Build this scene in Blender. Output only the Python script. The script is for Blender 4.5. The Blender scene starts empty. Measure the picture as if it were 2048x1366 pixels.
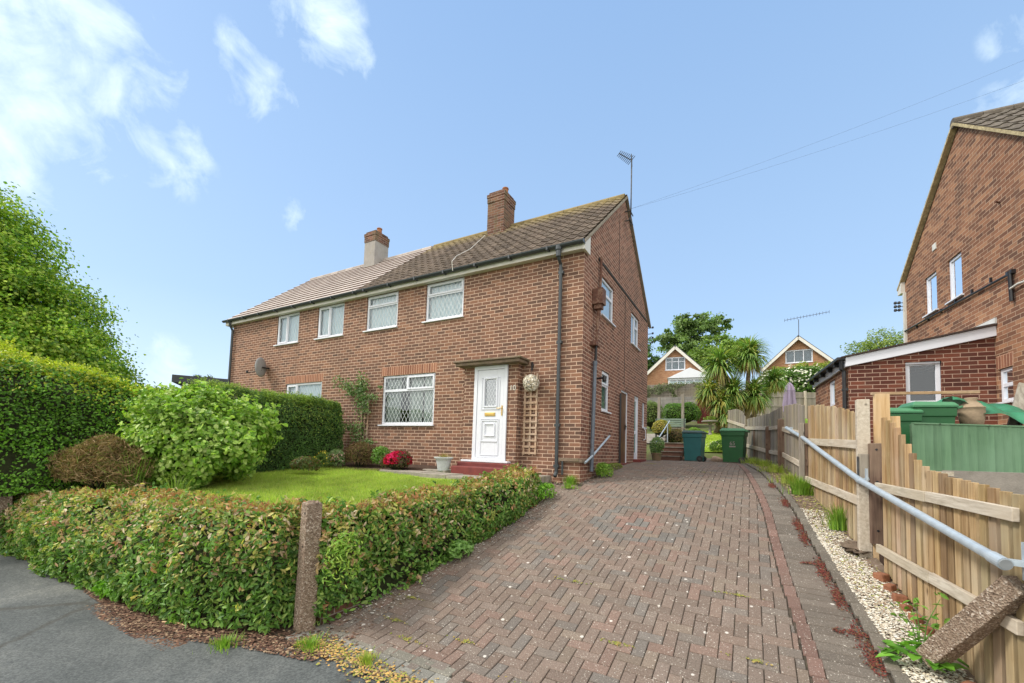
import bpy, math, random
import numpy as np
from mathutils import Vector, Matrix
random.seed(7); rng = np.random.default_rng(11)
S = bpy.context.scene; COL = S.collection

# ------------------------------------------------------------------ camera, sky, sun, exposure
CAM = (3.012, -8.162, 0.041); YAW, PITCH, ROLL, FPX, CY = -0.5147, 0.0623, 0.0323, 846.9, 848.2
cd = bpy.data.cameras.new("camera"); cam = bpy.data.objects.new("camera", cd); COL.objects.link(cam)
cd.sensor_width = 36.0; cd.lens = FPX / 2048 * 36; cd.shift_y = (CY - 683) / 2048; cd.clip_start = 0.05; cd.clip_end = 2000
fw = Vector((math.sin(YAW) * math.cos(PITCH), math.cos(YAW) * math.cos(PITCH), math.sin(PITCH)))
rt = Vector((math.cos(YAW), -math.sin(YAW), 0)); up = rt.cross(fw)
r2 = rt * math.cos(ROLL) + up * math.sin(ROLL); u2 = -rt * math.sin(ROLL) + up * math.cos(ROLL)
M = Matrix((r2, u2, -fw)).transposed().to_4x4(); M.translation = Vector(CAM); cam.matrix_world = M
S.camera = cam

SUN_EL, SUN_AZ = math.radians(47), math.radians(238)      # azimuth measured clockwise from +Y
w = bpy.data.worlds.new("World"); S.world = w; w.use_nodes = True
nt = w.node_tree; nt.nodes.clear()
def wn(t, **k):
    n = nt.nodes.new(t)
    for a, b in k.items(): setattr(n, a, b)
    return n
sky = wn('ShaderNodeTexSky', sky_type='NISHITA', sun_disc=False, sun_elevation=SUN_EL, sun_rotation=SUN_AZ, altitude=50, air_density=1.0, dust_density=1.6, ozone_density=1.6)
tc = wn('ShaderNodeTexCoord')
def vm(op, a, b=None):
    n = wn('ShaderNodeVectorMath', operation=op); nt.links.new(a, n.inputs[0])
    if b is not None:
        if isinstance(b, (tuple, Vector)): n.inputs[1].default_value = b
        else: nt.links.new(b, n.inputs[1])
    return n
def mm(op, a, b=None, c=None, clamp=False):
    n = wn('ShaderNodeMath', operation=op); n.use_clamp = clamp
    for i, v in enumerate((a, b, c)):
        if v is None: continue
        if isinstance(v, (int, float)): n.inputs[i].default_value = v
        else: nt.links.new(v, n.inputs[i])
    return n.outputs[0]
nz = wn('ShaderNodeTexNoise'); nz.inputs['Scale'].default_value = 4.2; nz.inputs['Detail'].default_value = 7; nz.inputs['Roughness'].default_value = 0.64; nz.inputs['Distortion'].default_value = 0.5
nt.links.new(tc.outputs['Generated'], nz.inputs['Vector'])
nzb = wn('ShaderNodeTexNoise'); nzb.inputs['Scale'].default_value = 12; nzb.inputs['Detail'].default_value = 6; nzb.inputs['Roughness'].default_value = 0.6; nzb.inputs['Distortion'].default_value = 0.8
nt.links.new(tc.outputs['Generated'], nzb.inputs['Vector'])
nsum = mm('ADD', mm('MULTIPLY', nz.outputs['Fac'], 0.55), mm('MULTIPLY', nzb.outputs['Fac'], 0.45))
tot = None
# cloud banks: direction, half-width in radians, strength
CLOUDS = [((-0.89, 0.06, 0.46), .22, 1.35), ((-0.82, 0.12, 0.57), .17, 1.15), ((-0.823, 0.222, 0.523), .12, .80), ((-0.836, 0.273, 0.477), .10, .75), ((-0.611, 0.401, 0.683), .085, .95), ((-0.60, 0.44, 0.67), .06, .8),
          ((-0.711, 0.334, 0.618), .05, .55), ((-0.712, 0.377, 0.593), .065, .85), ((-0.763, 0.475, 0.439), .04, .55), ((-0.929, 0.345, 0.134), .07, .6), ((0.301, 0.766, 0.568), .04, .6), ((0.31, 0.812, 0.49), .05, .6)]
for d, rad, st in CLOUDS:
    dv = Vector(d).normalized()
    dt = vm('DOT_PRODUCT', tc.outputs['Generated'], tuple(dv)).outputs['Value']
    q = mm('DIVIDE', mm('SUBTRACT', 1.0, dt), 1 - math.cos(rad))
    g = mm('MULTIPLY', mm('SUBTRACT', 1.0, q, clamp=True), st)
    tot = g if tot is None else mm('MAXIMUM', tot, g)
cl = mm('MULTIPLY', mm('SUBTRACT', mm('ADD', mm('MULTIPLY', tot, 0.62), mm('MULTIPLY', nsum, 3.3)), 1.92), 1.5, clamp=True)
cl = mm('MULTIPLY', cl, mm('MINIMUM', mm('MULTIPLY', tot, 3.0), 1.0))
mx = wn('ShaderNodeMix', data_type='RGBA'); mx.inputs['B'].default_value = (6.9, 8.2, 8.9, 1)
hs = wn('ShaderNodeMix', data_type='RGBA'); hs.inputs['Factor'].default_value = .66
sp = wn('ShaderNodeSeparateXYZ'); nt.links.new(tc.outputs['Generated'], sp.inputs[0])
rp = wn('ShaderNodeValToRGB'); rp.color_ramp.elements[0].color = (6.9, 8.6, 10.0, 1); rp.color_ramp.elements[1].color = (2.7, 4.6, 7.8, 1); rp.color_ramp.elements[1].position = .85
e = rp.color_ramp.elements.new(.28); e.color = (4.3, 6.3, 9.0, 1)
nt.links.new(sp.outputs['Z'], rp.inputs[0])
nt.links.new(sky.outputs[0], hs.inputs['A']); nt.links.new(rp.outputs[0], hs.inputs['B'])
nt.links.new(hs.outputs['Result'], mx.inputs['A']); nt.links.new(cl, mx.inputs['Factor'])
# bright cloud bank added out of view, overhead and behind, as fill light
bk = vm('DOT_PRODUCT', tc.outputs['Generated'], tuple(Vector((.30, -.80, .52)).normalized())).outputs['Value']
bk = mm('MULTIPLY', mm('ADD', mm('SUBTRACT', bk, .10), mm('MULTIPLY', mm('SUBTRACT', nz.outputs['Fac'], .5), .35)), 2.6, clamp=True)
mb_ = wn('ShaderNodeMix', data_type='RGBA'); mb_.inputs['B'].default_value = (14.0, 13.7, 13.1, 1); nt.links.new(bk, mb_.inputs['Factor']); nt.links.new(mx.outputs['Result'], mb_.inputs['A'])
bg = wn('ShaderNodeBackground'); bg.inputs['Strength'].default_value = 0.105
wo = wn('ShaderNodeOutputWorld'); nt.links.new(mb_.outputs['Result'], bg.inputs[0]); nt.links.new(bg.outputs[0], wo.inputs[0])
ld = bpy.data.lights.new("sun", 'SUN'); ld.energy = 2.4; ld.angle = math.radians(12); ld.color = (1.0, .95, .87)
so = bpy.data.objects.new("sun", ld); COL.objects.link(so)
sdir = Vector((math.sin(SUN_AZ) * math.cos(SUN_EL), math.cos(SUN_AZ) * math.cos(SUN_EL), math.sin(SUN_EL)))
so.rotation_euler = sdir.to_track_quat('Z', 'Y').to_euler()
S.view_settings.view_transform = 'Standard'; S.view_settings.look = 'None'; S.view_settings.exposure = 0.42; S.view_settings.gamma = 1
S.cycles.max_bounces = 6; S.cycles.transparent_max_bounces = 12

# ------------------------------------------------------------------ materials
class NT:
    def __init__(s, name):
        s.m = bpy.data.materials.new(name); s.m.use_nodes = True; s.t = s.m.node_tree; s.t.nodes.clear()
        s.out = s.n('ShaderNodeOutputMaterial'); s.p = s.n('ShaderNodeBsdfPrincipled'); s.l(s.p.outputs[0], s.out.inputs[0])
    def n(s, t, **k):
        x = s.t.nodes.new(t)
        for a, b in k.items(): setattr(x, a, b)
        return x
    def l(s, a, b): s.t.links.new(a, b)
    def math(s, op, a, b=None, clamp=False):
        x = s.n('ShaderNodeMath', operation=op); x.use_clamp = clamp
        for i, v in enumerate((a, b)):
            if v is None: continue
            if isinstance(v, (int, float)): x.inputs[i].default_value = v
            else: s.l(v, x.inputs[i])
        return x.outputs[0]
    def noise(s, vec, scale, detail=4, rough=.55, dist=0, out='Fac'):
        x = s.n('ShaderNodeTexNoise'); x.inputs['Scale'].default_value = scale; x.inputs['Detail'].default_value = detail
        x.inputs['Roughness'].default_value = rough; x.inputs['Distortion'].default_value = dist; s.l(vec, x.inputs['Vector']); return x.outputs[out]
    def ramp(s, f, stops, interp='LINEAR'):
        x = s.n('ShaderNodeValToRGB'); cr = x.color_ramp; cr.interpolation = interp
        while len(cr.elements) < len(stops): cr.elements.new(.5)
        for el, (p, c) in zip(cr.elements, stops): el.position = p; el.color = (*c, 1) if len(c) == 3 else c
        s.l(f, x.inputs[0]); return x.outputs[0]
    def mix(s, f, a, b, bt='MIX'):
        x = s.n('ShaderNodeMix', data_type='RGBA', blend_type=bt)
        for k, v in (('Factor', f), ('A', a), ('B', b)):
            if isinstance(v, (int, float)): x.inputs[k].default_value = v
            elif isinstance(v, tuple): x.inputs[k].default_value = (*v, 1)
            else: s.l(v, x.inputs[k])
        return x.outputs['Result']
    def bump(s, h, st=.5, d=.01):
        b = s.n('ShaderNodeBump'); b.inputs['Strength'].default_value = st; b.inputs['Distance'].default_value = d
        s.l(h, b.inputs['Height']); s.l(b.outputs[0], s.p.inputs['Normal'])
    def fin(s, c, rough=.8, spec=.3, metal=0):
        if isinstance(c, tuple): s.p.inputs['Base Color'].default_value = (*c, 1)
        else: s.l(c, s.p.inputs['Base Color'])
        if isinstance(rough, (int, float)): s.p.inputs['Roughness'].default_value = rough
        else: s.l(rough, s.p.inputs['Roughness'])
        s.p.inputs['Specular IOR Level'].default_value = spec; s.p.inputs['Metallic'].default_value = metal
        return s.m
def obj_c(k): return k.n('ShaderNodeTexCoord').outputs['Object']

def plain(name, c1, c2=None, scale=6, rough=.7, bump=.0, bscale=60, spec=.3, metal=0, dirt=None, stretch=None):
    k = NT(name); v = obj_c(k)
    if stretch:
        mp = k.n('ShaderNodeMapping'); mp.inputs['Scale'].default_value = stretch; k.l(v, mp.inputs[0]); v = mp.outputs[0]
    c2 = c2 or tuple(x * .8 for x in c1)
    f = k.noise(v, scale, 6, .6)
    c = k.ramp(f, [(.3, c2), (.7, c1)])
    if dirt:
        f2 = k.noise(v, dirt[0], 8, .7, .4); c = k.mix(k.ramp(f2, [(dirt[1], (0, 0, 0)), (dirt[1] + .12, (dirt[3],) * 3)]), c, dirt[2])
    if bump: k.bump(k.noise(v, bscale, 5, .6), bump, .01)
    return k.fin(c, rough, spec, metal)

def wood(name, c1, c2, c3, axis=2, rough=.85):
    k = NT(name); v = obj_c(k); oi = k.n('ShaderNodeAttribute', attribute_name='Col')
    mp = k.n('ShaderNodeMapping'); sc = [30, 30, 30]; sc[axis] = 1.6; mp.inputs['Scale'].default_value = sc; k.l(v, mp.inputs[0])
    g = k.noise(mp.outputs[0], 1.0, 6, .7, .5); big = k.noise(v, 1.6, 3)
    c = k.ramp(g, [(.28, tuple(q * .75 for q in c2)), (.42, c2), (.62, c1)]); c = k.mix(k.ramp(big, [(.42, (0, 0, 0)), (.68, (.75, .75, .75))]), c, c3)
    c = k.mix(1.0, c, oi.outputs['Color'], 'MULTIPLY')
    mp2 = k.n('ShaderNodeMapping'); sc2 = [7, 7, 7]; sc2[axis] = 2.6; mp2.inputs['Scale'].default_value = sc2; k.l(v, mp2.inputs[0])
    vo = k.n('ShaderNodeTexVoronoi'); k.l(mp2.outputs[0], vo.inputs['Vector']); vo.inputs['Scale'].default_value = 1.0
    c = k.mix(k.math('MULTIPLY', k.math('SUBTRACT', .13, vo.outputs['Distance']), 9, clamp=True), c, tuple(q * .35 for q in c2))
    k.bump(g, .5, .004); return k.fin(c, rough, .2)

def brick(name, stops, mortar, mortar2, stain=(.10, .075, .06), st_amt=.35, bw=.24, bh=.08, bmp=.7, soldier=False, mort_w=.0056):
    k = NT(name); uv = k.n('ShaderNodeUVMap').outputs[0]; sx = k.n('ShaderNodeSeparateXYZ'); k.l(uv, sx.inputs[0])
    wob = k.noise(uv, 9, 3, .6)
    u = sx.outputs[0]; v = k.math('ADD', sx.outputs[1], k.math('MULTIPLY', k.math('SUBTRACT', wob, .5), .006))
    row = k.math('FLOOR', k.math('DIVIDE', v, bh)); off = k.math('MULTIPLY', k.math('MODULO', k.math('ABSOLUTE', row), 2.0), 0.0 if soldier else .5)
    uu = k.math('ADD', k.math('DIVIDE', u, bw), off); col = k.math('FLOOR', uu)
    fu = k.math('SUBTRACT', uu, col); fv = k.math('SUBTRACT', k.math('DIVIDE', v, bh), row)
    du = k.math('MULTIPLY', k.math('MINIMUM', fu, k.math('SUBTRACT', 1, fu)), bw); dv = k.math('MULTIPLY', k.math('MINIMUM', fv, k.math('SUBTRACT', 1, fv)), bh)
    fine = k.noise(uv, 75, 4, .65)
    d = k.math('ADD', k.math('MINIMUM', du, dv), k.math('MULTIPLY', k.math('SUBTRACT', fine, .5), .005))
    mask = k.math('DIVIDE', k.math('SUBTRACT', d, mort_w - .0015), .003, clamp=True)
    cv = k.n('ShaderNodeCombineXYZ'); k.l(col, cv.inputs[0]); k.l(row, cv.inputs[1])
    wnz = k.n('ShaderNodeTexWhiteNoise', noise_dimensions='2D'); k.l(cv.outputs[0], wnz.inputs['Vector'])
    rnd = wnz.outputs['Value']; big = k.noise(uv, .55, 4, .6)
    rr = k.math('ADD', k.math('MULTIPLY', rnd, .8), k.math('MULTIPLY', k.math('SUBTRACT', big, .3), .45), clamp=True)
    c = k.ramp(rr, stops)
    c = k.mix(.4, c, k.ramp(k.noise(uv, 38, 5, .7), [(.3, (.45, .42, .42)), (.7, (1, 1, 1))]), 'MULTIPLY')
    mc = k.mix(k.ramp(k.noise(uv, 1.7, 6, .7), [(.35, (0, 0, 0)), (.65, (1, 1, 1))]), mortar, mortar2)
    allc = k.mix(mask, mc, c)
    s1 = k.noise(uv, 1.1, 7, .7, .6)
    allc = k.mix(k.ramp(s1, [(.52, (0, 0, 0)), (.72, (st_amt,) * 3)]), allc, stain)
    mp = k.n('ShaderNodeMapping'); mp.inputs['Scale'].default_value = (3.2, .38, 1); k.l(uv, mp.inputs[0])
    allc = k.mix(k.ramp(k.noise(mp.outputs[0], 1.0, 7, .72, .3), [(.50, (0, 0, 0)), (.74, (min(1, st_amt * 2.2),) * 3)]), allc, tuple(x * 1.1 for x in stain))
    k.bump(k.math('ADD', mask, k.math('MULTIPLY', fine, .35)), bmp, .006)
    return k.fin(allc, .9, .15)

M_ = {}
M_['brick'] = brick('facade_brick', [(0, (.10, .065, .052)), (.12, (.145, .085, .063)), (.4, (.185, .10, .070)), (.7, (.235, .122, .082)), (.9, (.30, .158, .10)), (1, (.26, .195, .155))], (.62, .44, .325), (.46, .335, .25), st_amt=.14, mort_w=.0068)
M_['brick_soldier'] = brick('facade_soldier_brick', [(0, (.20, .09, .06)), (.6, (.30, .135, .085)), (1, (.38, .18, .11))], (.74, .5, .34), (.6, .4, .28), bw=.08, bh=.24, st_amt=.1, soldier=True)
M_['brick_gable'] = brick('gable_brick', [(0, (.13, .065, .05)), (.4, (.21, .10, .07)), (.75, (.28, .13, .09)), (1, (.33, .18, .13))], (.55, .41, .31), (.50, .37, .28), st_amt=.15, mort_w=.0066)
M_['brick_n'] = brick('neighbour_brick', [(0, (.13, .07, .05)), (.35, (.22, .105, .065)), (.7, (.33, .16, .092)), (1, (.46, .25, .14))], (.52, .37, .26), (.40, .28, .19), st_amt=.2)
M_['brick_ext'] = brick('extension_brick', [(0, (.075, .03, .025)), (.5, (.145, .05, .035)), (.85, (.20, .07, .045)), (1, (.16, .09, .07))], (.48, .33, .25), (.36, .25, .19), st_amt=.12, mort_w=.006)
M_['brick_dark'] = brick('weathered_brick', [(0, (.08, .045, .035)), (.5, (.17, .08, .055)), (1, (.28, .14, .09))], (.36, .30, .25), (.22, .19, .16), stain=(.12, .11, .06), st_amt=.5)
M_['brick_far'] = brick('tan_brick', [(0, (.28, .13, .07)), (.5, (.38, .19, .10)), (1, (.45, .25, .14))], (.5, .35, .22), (.45, .3, .2), st_amt=.1, bmp=.2)
M_['upvc'] = plain('white_upvc', (.70, .72, .78), (.65, .67, .73), 3, .4, spec=.4)
M_['upvc_warm'] = plain('cream_painted_board', (.66, .64, .58), (.58, .56, .50), 3, .45, dirt=(2, .6, (.5, .48, .38), .4))
M_['gutter'] = plain('dark_grey_plastic', (.045, .055, .062), (.03, .038, .042), 5, .35, spec=.5)
M_['black'] = plain('black_plastic', (.018, .018, .02), (.01, .01, .012), 5, .4, spec=.5)
M_['pipe_blue'] = plain('blue_grey_pipe', (.13, .16, .20), (.08, .10, .13), 3, .4, spec=.5, dirt=(3, .55, (.05, .045, .045), .8))
M_['rusty'] = plain('rusty_iron', (.17, .08, .055), (.09, .045, .035), 14, .8, .3, dirt=(9, .5, (.35, .24, .17), .6))
M_['steel'] = plain('galvanised_steel', (.50, .57, .62), (.38, .44, .49), 12, .45, spec=.5, metal=.35)
M_['steel_dark'] = plain('weathered_metal', (.12, .12, .12), (.05, .05, .05), 12, .5, metal=.5)
M_['concrete'] = plain('aggregate_concrete', (.33, .25, .19), (.20, .145, .105), 24, .95, .9, 90, dirt=(38, .60, (.62, .52, .44), .9))
def aggregate():
    k = NT('exposed_aggregate'); v = obj_c(k); vo = k.n('ShaderNodeTexVoronoi'); vo.inputs['Scale'].default_value = 85; k.l(v, vo.inputs['Vector'])
    c = k.ramp(vo.outputs['Color'], [(.15, (.13, .09, .065)), (.45, (.25, .18, .13)), (.7, (.36, .28, .21)), (.9, (.60, .52, .44))])
    c = k.mix(k.ramp(k.noise(v, 7, 6, .7), [(.4, (0, 0, 0)), (.65, (.75,) * 3)]), c, (.24, .175, .125))
    c = k.mix(k.ramp(k.noise(v, 2.5, 6, .7), [(.5, (0, 0, 0)), (.7, (.5,) * 3)]), c, (.13, .12, .07))
    k.bump(vo.outputs['Distance'], .9, .012); return k.fin(c, .95, .2)
M_['concrete'] = aggregate()
M_['concrete_grey'] = plain('grey_concrete', (.30, .27, .24), (.20, .18, .16), 5, .95, .5, 50, dirt=(3, .55, (.14, .15, .09), .6))
M_['slab'] = plain('stone_slab', (.33, .29, .25), (.22, .20, .17), 7, .95, .5, 40, dirt=(6, .52, (.12, .14, .05), .7))
M_['canopy'] = plain('weathered_canopy', (.23, .17, .12), (.13, .10, .075), 7, .95, .5, 40, dirt=(5, .5, (.12, .12, .05), .6))
M_['step'] = plain('red_painted_step', (.20, .045, .038), (.12, .03, .03), 5, .7, .3, 30, dirt=(7, .6, (.10, .06, .05), .7))
M_['render'] = plain('pale_render_glare', (.37, .345, .32), (.27, .25, .23), 3, .9, .4, 30, dirt=(3, .5, (.28, .25, .2), .6))  # wall render; on the left chimney its paleness is glare put into colour
M_['wood_fresh'] = wood('larch_wood', (.45, .32, .18), (.31, .20, .10), (.46, .38, .27), 2)
M_['wood_fresh_x'] = wood('pale_rail_wood', (.60, .54, .45), (.44, .38, .30), (.50, .42, .32), 1)
M_['wood_grey'] = wood('silvered_wood', (.36, .33, .28), (.24, .21, .18), (.30, .26, .19), 2)
M_['wood_brown'] = wood('brown_post_wood', (.19, .125, .09), (.11, .07, .052), (.27, .20, .14), 2)
M_['wood_board'] = wood('pale_board_wood', (.62, .44, .25), (.52, .34, .17), (.52, .42, .30), 2)
M_['wood_board_x'] = wood('batten_wood', (.50, .34, .20), (.38, .25, .14), (.42, .34, .26), 0)
M_['wood_trellis'] = wood('trellis_wood', (.50, .34, .23), (.36, .24, .16), (.50, .42, .34), 2)
M_['wood_door'] = wood('varnished_door', (.15, .065, .03), (.09, .038, .018), (.19, .12, .04), 2, .45)
M_['green_panel'] = wood('green_stained_board', (.145, .26, .15), (.115, .215, .125), (.17, .29, .185), 2, .7)
M_['shed'] = wood('red_shed_board', (.13, .022, .018), (.09, .018, .015), (.11, .03, .025), 2, .7)
M_['bin_green'] = plain('green_bin_plastic', (.016, .11, .032), (.012, .085, .026), 4, .42, spec=.45)
M_['bin_green_l'] = plain('green_lid_plastic', (.06, .22, .10), (.045, .17, .08), 4, .45, spec=.45)
M_['bin_teal'] = plain('teal_bin_plastic', (.028, .145, .15), (.024, .12, .125), 4, .42, spec=.45)
M_['tarp'] = plain('green_tarpaulin', (.03, .20, .10), (.02, .12, .07), 5, .4, .6, 9, spec=.5)
M_['stone_urn'] = plain('sand_stone', (.36, .27, .18), (.25, .19, .13), 9, .95, .5, 40)
M_['rock'] = plain('garden_rock', (.38, .27, .19), (.22, .15, .11), 5, .95, .8, 14, dirt=(6, .55, (.17, .16, .12), .7))
M_['brickbit'] = plain('broken_brick', (.32, .14, .075), (.20, .085, .05), 16, .95, .7, 40)
M_['terracotta'] = plain('terracotta_clay', (.40, .17, .08), (.28, .12, .06), 9, .9, .2, 40)
M_['brass'] = plain('brass_plate', (.62, .43, .13), (.5, .33, .1), 9, .35, metal=.6)
M_['pot'] = plain('pale_grey_pot', (.50, .53, .52), (.38, .41, .41), 7, .75, .2, 30, dirt=(8, .6, (.25, .25, .22), .5))
M_['fabric_lilac'] = plain('lilac_cloth', (.34, .27, .38), (.28, .22, .32), 6, .9)
M_['soil'] = plain('dark_soil', (.085, .052, .036), (.035, .02, .014), 16, 1, 1.0, 45, dirt=(26, .62, (.22, .15, .10), .8))
M_['white_flower'] = plain('white_petals', (.75, .74, .66), (.55, .53, .42), 30, .8)
M_['slate'] = plain('slate_roof', (.10, .11, .12), (.06, .065, .07), 8, .7, .4, 20)
M_['bark'] = plain('bark', (.13, .095, .065), (.06, .045, .03), 14, .95, .9, 25)
M_['bark_cord'] = plain('cordyline_bark', (.34, .25, .17), (.20, .14, .09), 12, .95, .9, 25)
M_['curtain'] = plain('net_curtain', (.74, .82, .84), (.60, .68, .70), 5, .9, stretch=(6, 6, 1.0))
M_['dim'] = plain('dim_curtain', (.22, .27, .30), (.12, .16, .18), 2, .9)
M_['blind'] = plain('vertical_blind', (.80, .84, .78), (.66, .70, .64), 3, .85)
M_['frosted'] = plain('frosted_glass', (.16, .27, .24), (.12, .21, .19), 30, .25, .3, 150, spec=.6)
M_['dark_in'] = plain('dark_interior', (.03, .032, .03), (.015, .015, .015), 3, .9)
M_['asph_under'] = plain('joint_sand', (.10, .078, .058), (.035, .03, .022), 20, 1, .5, 60, dirt=(4, .56, (.06, .07, .02), .6))

def tile_mat(name, base, alt, lichen, l_amt, row=None):
    k = NT(name); v = obj_c(k); at = k.n('ShaderNodeAttribute', attribute_name='Col')
    c = k.ramp(k.noise(v, 2.2, 7, .7), [(.35, alt), (.65, base)])
    c = k.mix(1.0, c, at.outputs['Color'], 'MULTIPLY')
    sp_ = k.noise(v, 26, 4, .7); c = k.mix(k.ramp(sp_, [(.58, (0, 0, 0)), (.68, (l_amt,) * 3)]), c, lichen)
    if row:   # yellow band along the ridge: lichen plus a lens glow put into colour
        sx = k.n('ShaderNodeSeparateXYZ'); k.l(v, sx.inputs[0])
        hh = k.math('ADD', k.math('SUBTRACT', sx.outputs[2], row), k.math('MULTIPLY', k.math('SUBTRACT', k.noise(v, 4, 6, .7), .5), 1.2))
        c = k.mix(k.math('MULTIPLY', k.math('MULTIPLY', hh, 1.1, clamp=True), .55), c, (.42, .33, .12))
    k.bump(k.noise(v, 50, 4), .4, .008); return k.fin(c, .9, .15)
M_['tile_dark'] = tile_mat('weathered_roof_tile', (.145, .112, .085), (.085, .066, .052), (.36, .32, .25), .6, 6.5)
M_['tile_pale'] = tile_mat('pale_roof_tile', (.46, .41, .37), (.38, .33, .30), (.6, .56, .5), .2)
M_['tile_n'] = tile_mat('neighbour_roof_tile', (.15, .13, .11), (.09, .075, .06), (.35, .32, .22), .6)

def block_mat():
    k = NT('clay_block_paving'); at = k.n('ShaderNodeAttribute', attribute_name='Col'); v = obj_c(k)
    c = k.mix(.75, at.outputs['Color'], k.ramp(k.noise(v, 90, 6, .75), [(.30, (.35, .35, .35)), (.68, (1.3, 1.27, 1.22))]), 'MULTIPLY')
    c = k.mix(k.ramp(k.noise(v, .9, 5, .6), [(.45, (0, 0, 0)), (.7, (.45,) * 3)]), c, (.16, .125, .10))
    vo = k.n('ShaderNodeTexVoronoi'); vo.inputs['Scale'].default_value = 30; k.l(v, vo.inputs['Vector'])
    thr = k.math('MULTIPLY', k.noise(v, 14, 3), .34)
    spots = k.math('MULTIPLY', k.math('SUBTRACT', thr, vo.outputs['Distance']), 14, clamp=True)
    c = k.mix(k.math('MULTIPLY', spots, .62), c, (.58, .54, .47))
    vo4 = k.n('ShaderNodeTexVoronoi'); vo4.inputs['Scale'].default_value = 62; k.l(v, vo4.inputs['Vector'])
    sp4 = k.math('MULTIPLY', k.math('SUBTRACT', k.math('MULTIPLY', k.noise(v, 5, 4, .7), .46), vo4.outputs['Distance']), 9, clamp=True); c = k.mix(k.math('MULTIPLY', sp4, .55), c, (.50, .46, .39))
    vo2 = k.n('ShaderNodeTexVoronoi'); vo2.inputs['Scale'].default_value = 5.5; k.l(v, vo2.inputs['Vector'])
    big = k.math('MULTIPLY', k.math('SUBTRACT', k.math('MULTIPLY', k.noise(v, 2.3, 4), .20), vo2.outputs['Distance']), 30, clamp=True)
    c = k.mix(k.math('MULTIPLY', big, .7), c, (.66, .62, .56))
    k.bump(k.noise(v, 120, 5, .7), .6, .004); return k.fin(c, .92, .15)
M_['block'] = block_mat()
def asphalt():
    k = NT('worn_asphalt'); v = obj_c(k)
    c = k.ramp(k.noise(v, .8, 6, .65, .4), [(.3, (.054, .062, .063)), (.55, (.102, .110, .109)), (.78, (.17, .175, .165))])
    vo3 = k.n('ShaderNodeTexVoronoi'); vo3.inputs['Scale'].default_value = 70; k.l(v, vo3.inputs['Vector']); c = k.mix(.5, c, k.ramp(vo3.outputs['Color'], [(.2, (.55, .55, .55)), (.8, (1.5, 1.48, 1.42))]), 'MULTIPLY')
    c = k.mix(.6, c, k.ramp(k.noise(v, 75, 6, .8), [(.3, (.42, .42, .42)), (.7, (1.45, 1.45, 1.45))]), 'MULTIPLY')
    vo = k.n('ShaderNodeTexVoronoi', feature='DISTANCE_TO_EDGE'); vo.inputs['Scale'].default_value = .42; wv = k.mix(.25, v, k.noise(v, 2.4, 4, .6, out='Color'))
    k.l(wv, vo.inputs['Vector']); cr = k.math('SUBTRACT', 1, k.math('MULTIPLY', vo.outputs['Distance'], 60), clamp=True)
    c = k.mix(k.math('MULTIPLY', cr, .55), c, (.05, .045, .035))
    k.bump(k.math('SUBTRACT', k.noise(v, 220, 3), k.math('MULTIPLY', cr, .8)), .6, .004); return k.fin(c, .9, .25)
M_['asphalt'] = asphalt()
def gravel_mat(name, a, b, c3):
    k = NT(name); at = k.n('ShaderNodeAttribute', attribute_name='Col'); v = obj_c(k)
    return k.fin(k.mix(.3, at.outputs['Color'], k.ramp(k.noise(v, 60, 3), [(.3, b), (.7, a)]), 'MULTIPLY'), .9, .2)
M_['chips'] = gravel_mat('white_stone_chips', (1, 1, 1), (.7, .65, .55), None)
M_['lawn_soil'] = plain('lawn_base', (.30, .42, .05), (.20, .31, .04), 3, 1, .8, 40)
M_['rough_ground'] = plain('rough_ground', (.12, .17, .04), (.10, .085, .05), 2, 1, .8, 20)
M_['cover_soil'] = plain('gritty_bed', (.22, .16, .12), (.12, .09, .06), 9, 1, 1, 30, dirt=(14, .58, (.55, .48, .4), .8))

def leaf_mat(name, rough=.45, trans=.35, spec=.35):
    k = NT(name); at = k.n('ShaderNodeAttribute', attribute_name='Col'); v = obj_c(k)
    c = k.mix(.35, at.outputs['Color'], k.ramp(k.noise(v, 9, 3), [(.3, (.65, .7, .6)), (.7, (1.2, 1.15, 1.0))]), 'MULTIPLY')
    k.fin(c, rough, spec)
    tr = k.n('ShaderNodeBsdfTranslucent'); k.l(k.mix(1.0, c, (1.15, 1.25, .55), 'MULTIPLY'), tr.inputs[0])
    ms = k.n('ShaderNodeMixShader'); ms.inputs[0].default_value = trans
    k.l(k.p.outputs[0], ms.inputs[1]); k.l(tr.outputs[0], ms.inputs[2]); k.l(ms.outputs[0], k.out.inputs[0]); return k.m
M_['leaf'] = leaf_mat('leaf_green'); M_['leaf_dry'] = leaf_mat('leaf_dry', .8, .15, .1); M_['core'] = plain('twiggy_shade', (.035, .042, .015), (.018, .02, .009), 14, 1, 1.0, 22)  # core: near-black green filler and twigs, shade between leaves put into the colour

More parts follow.
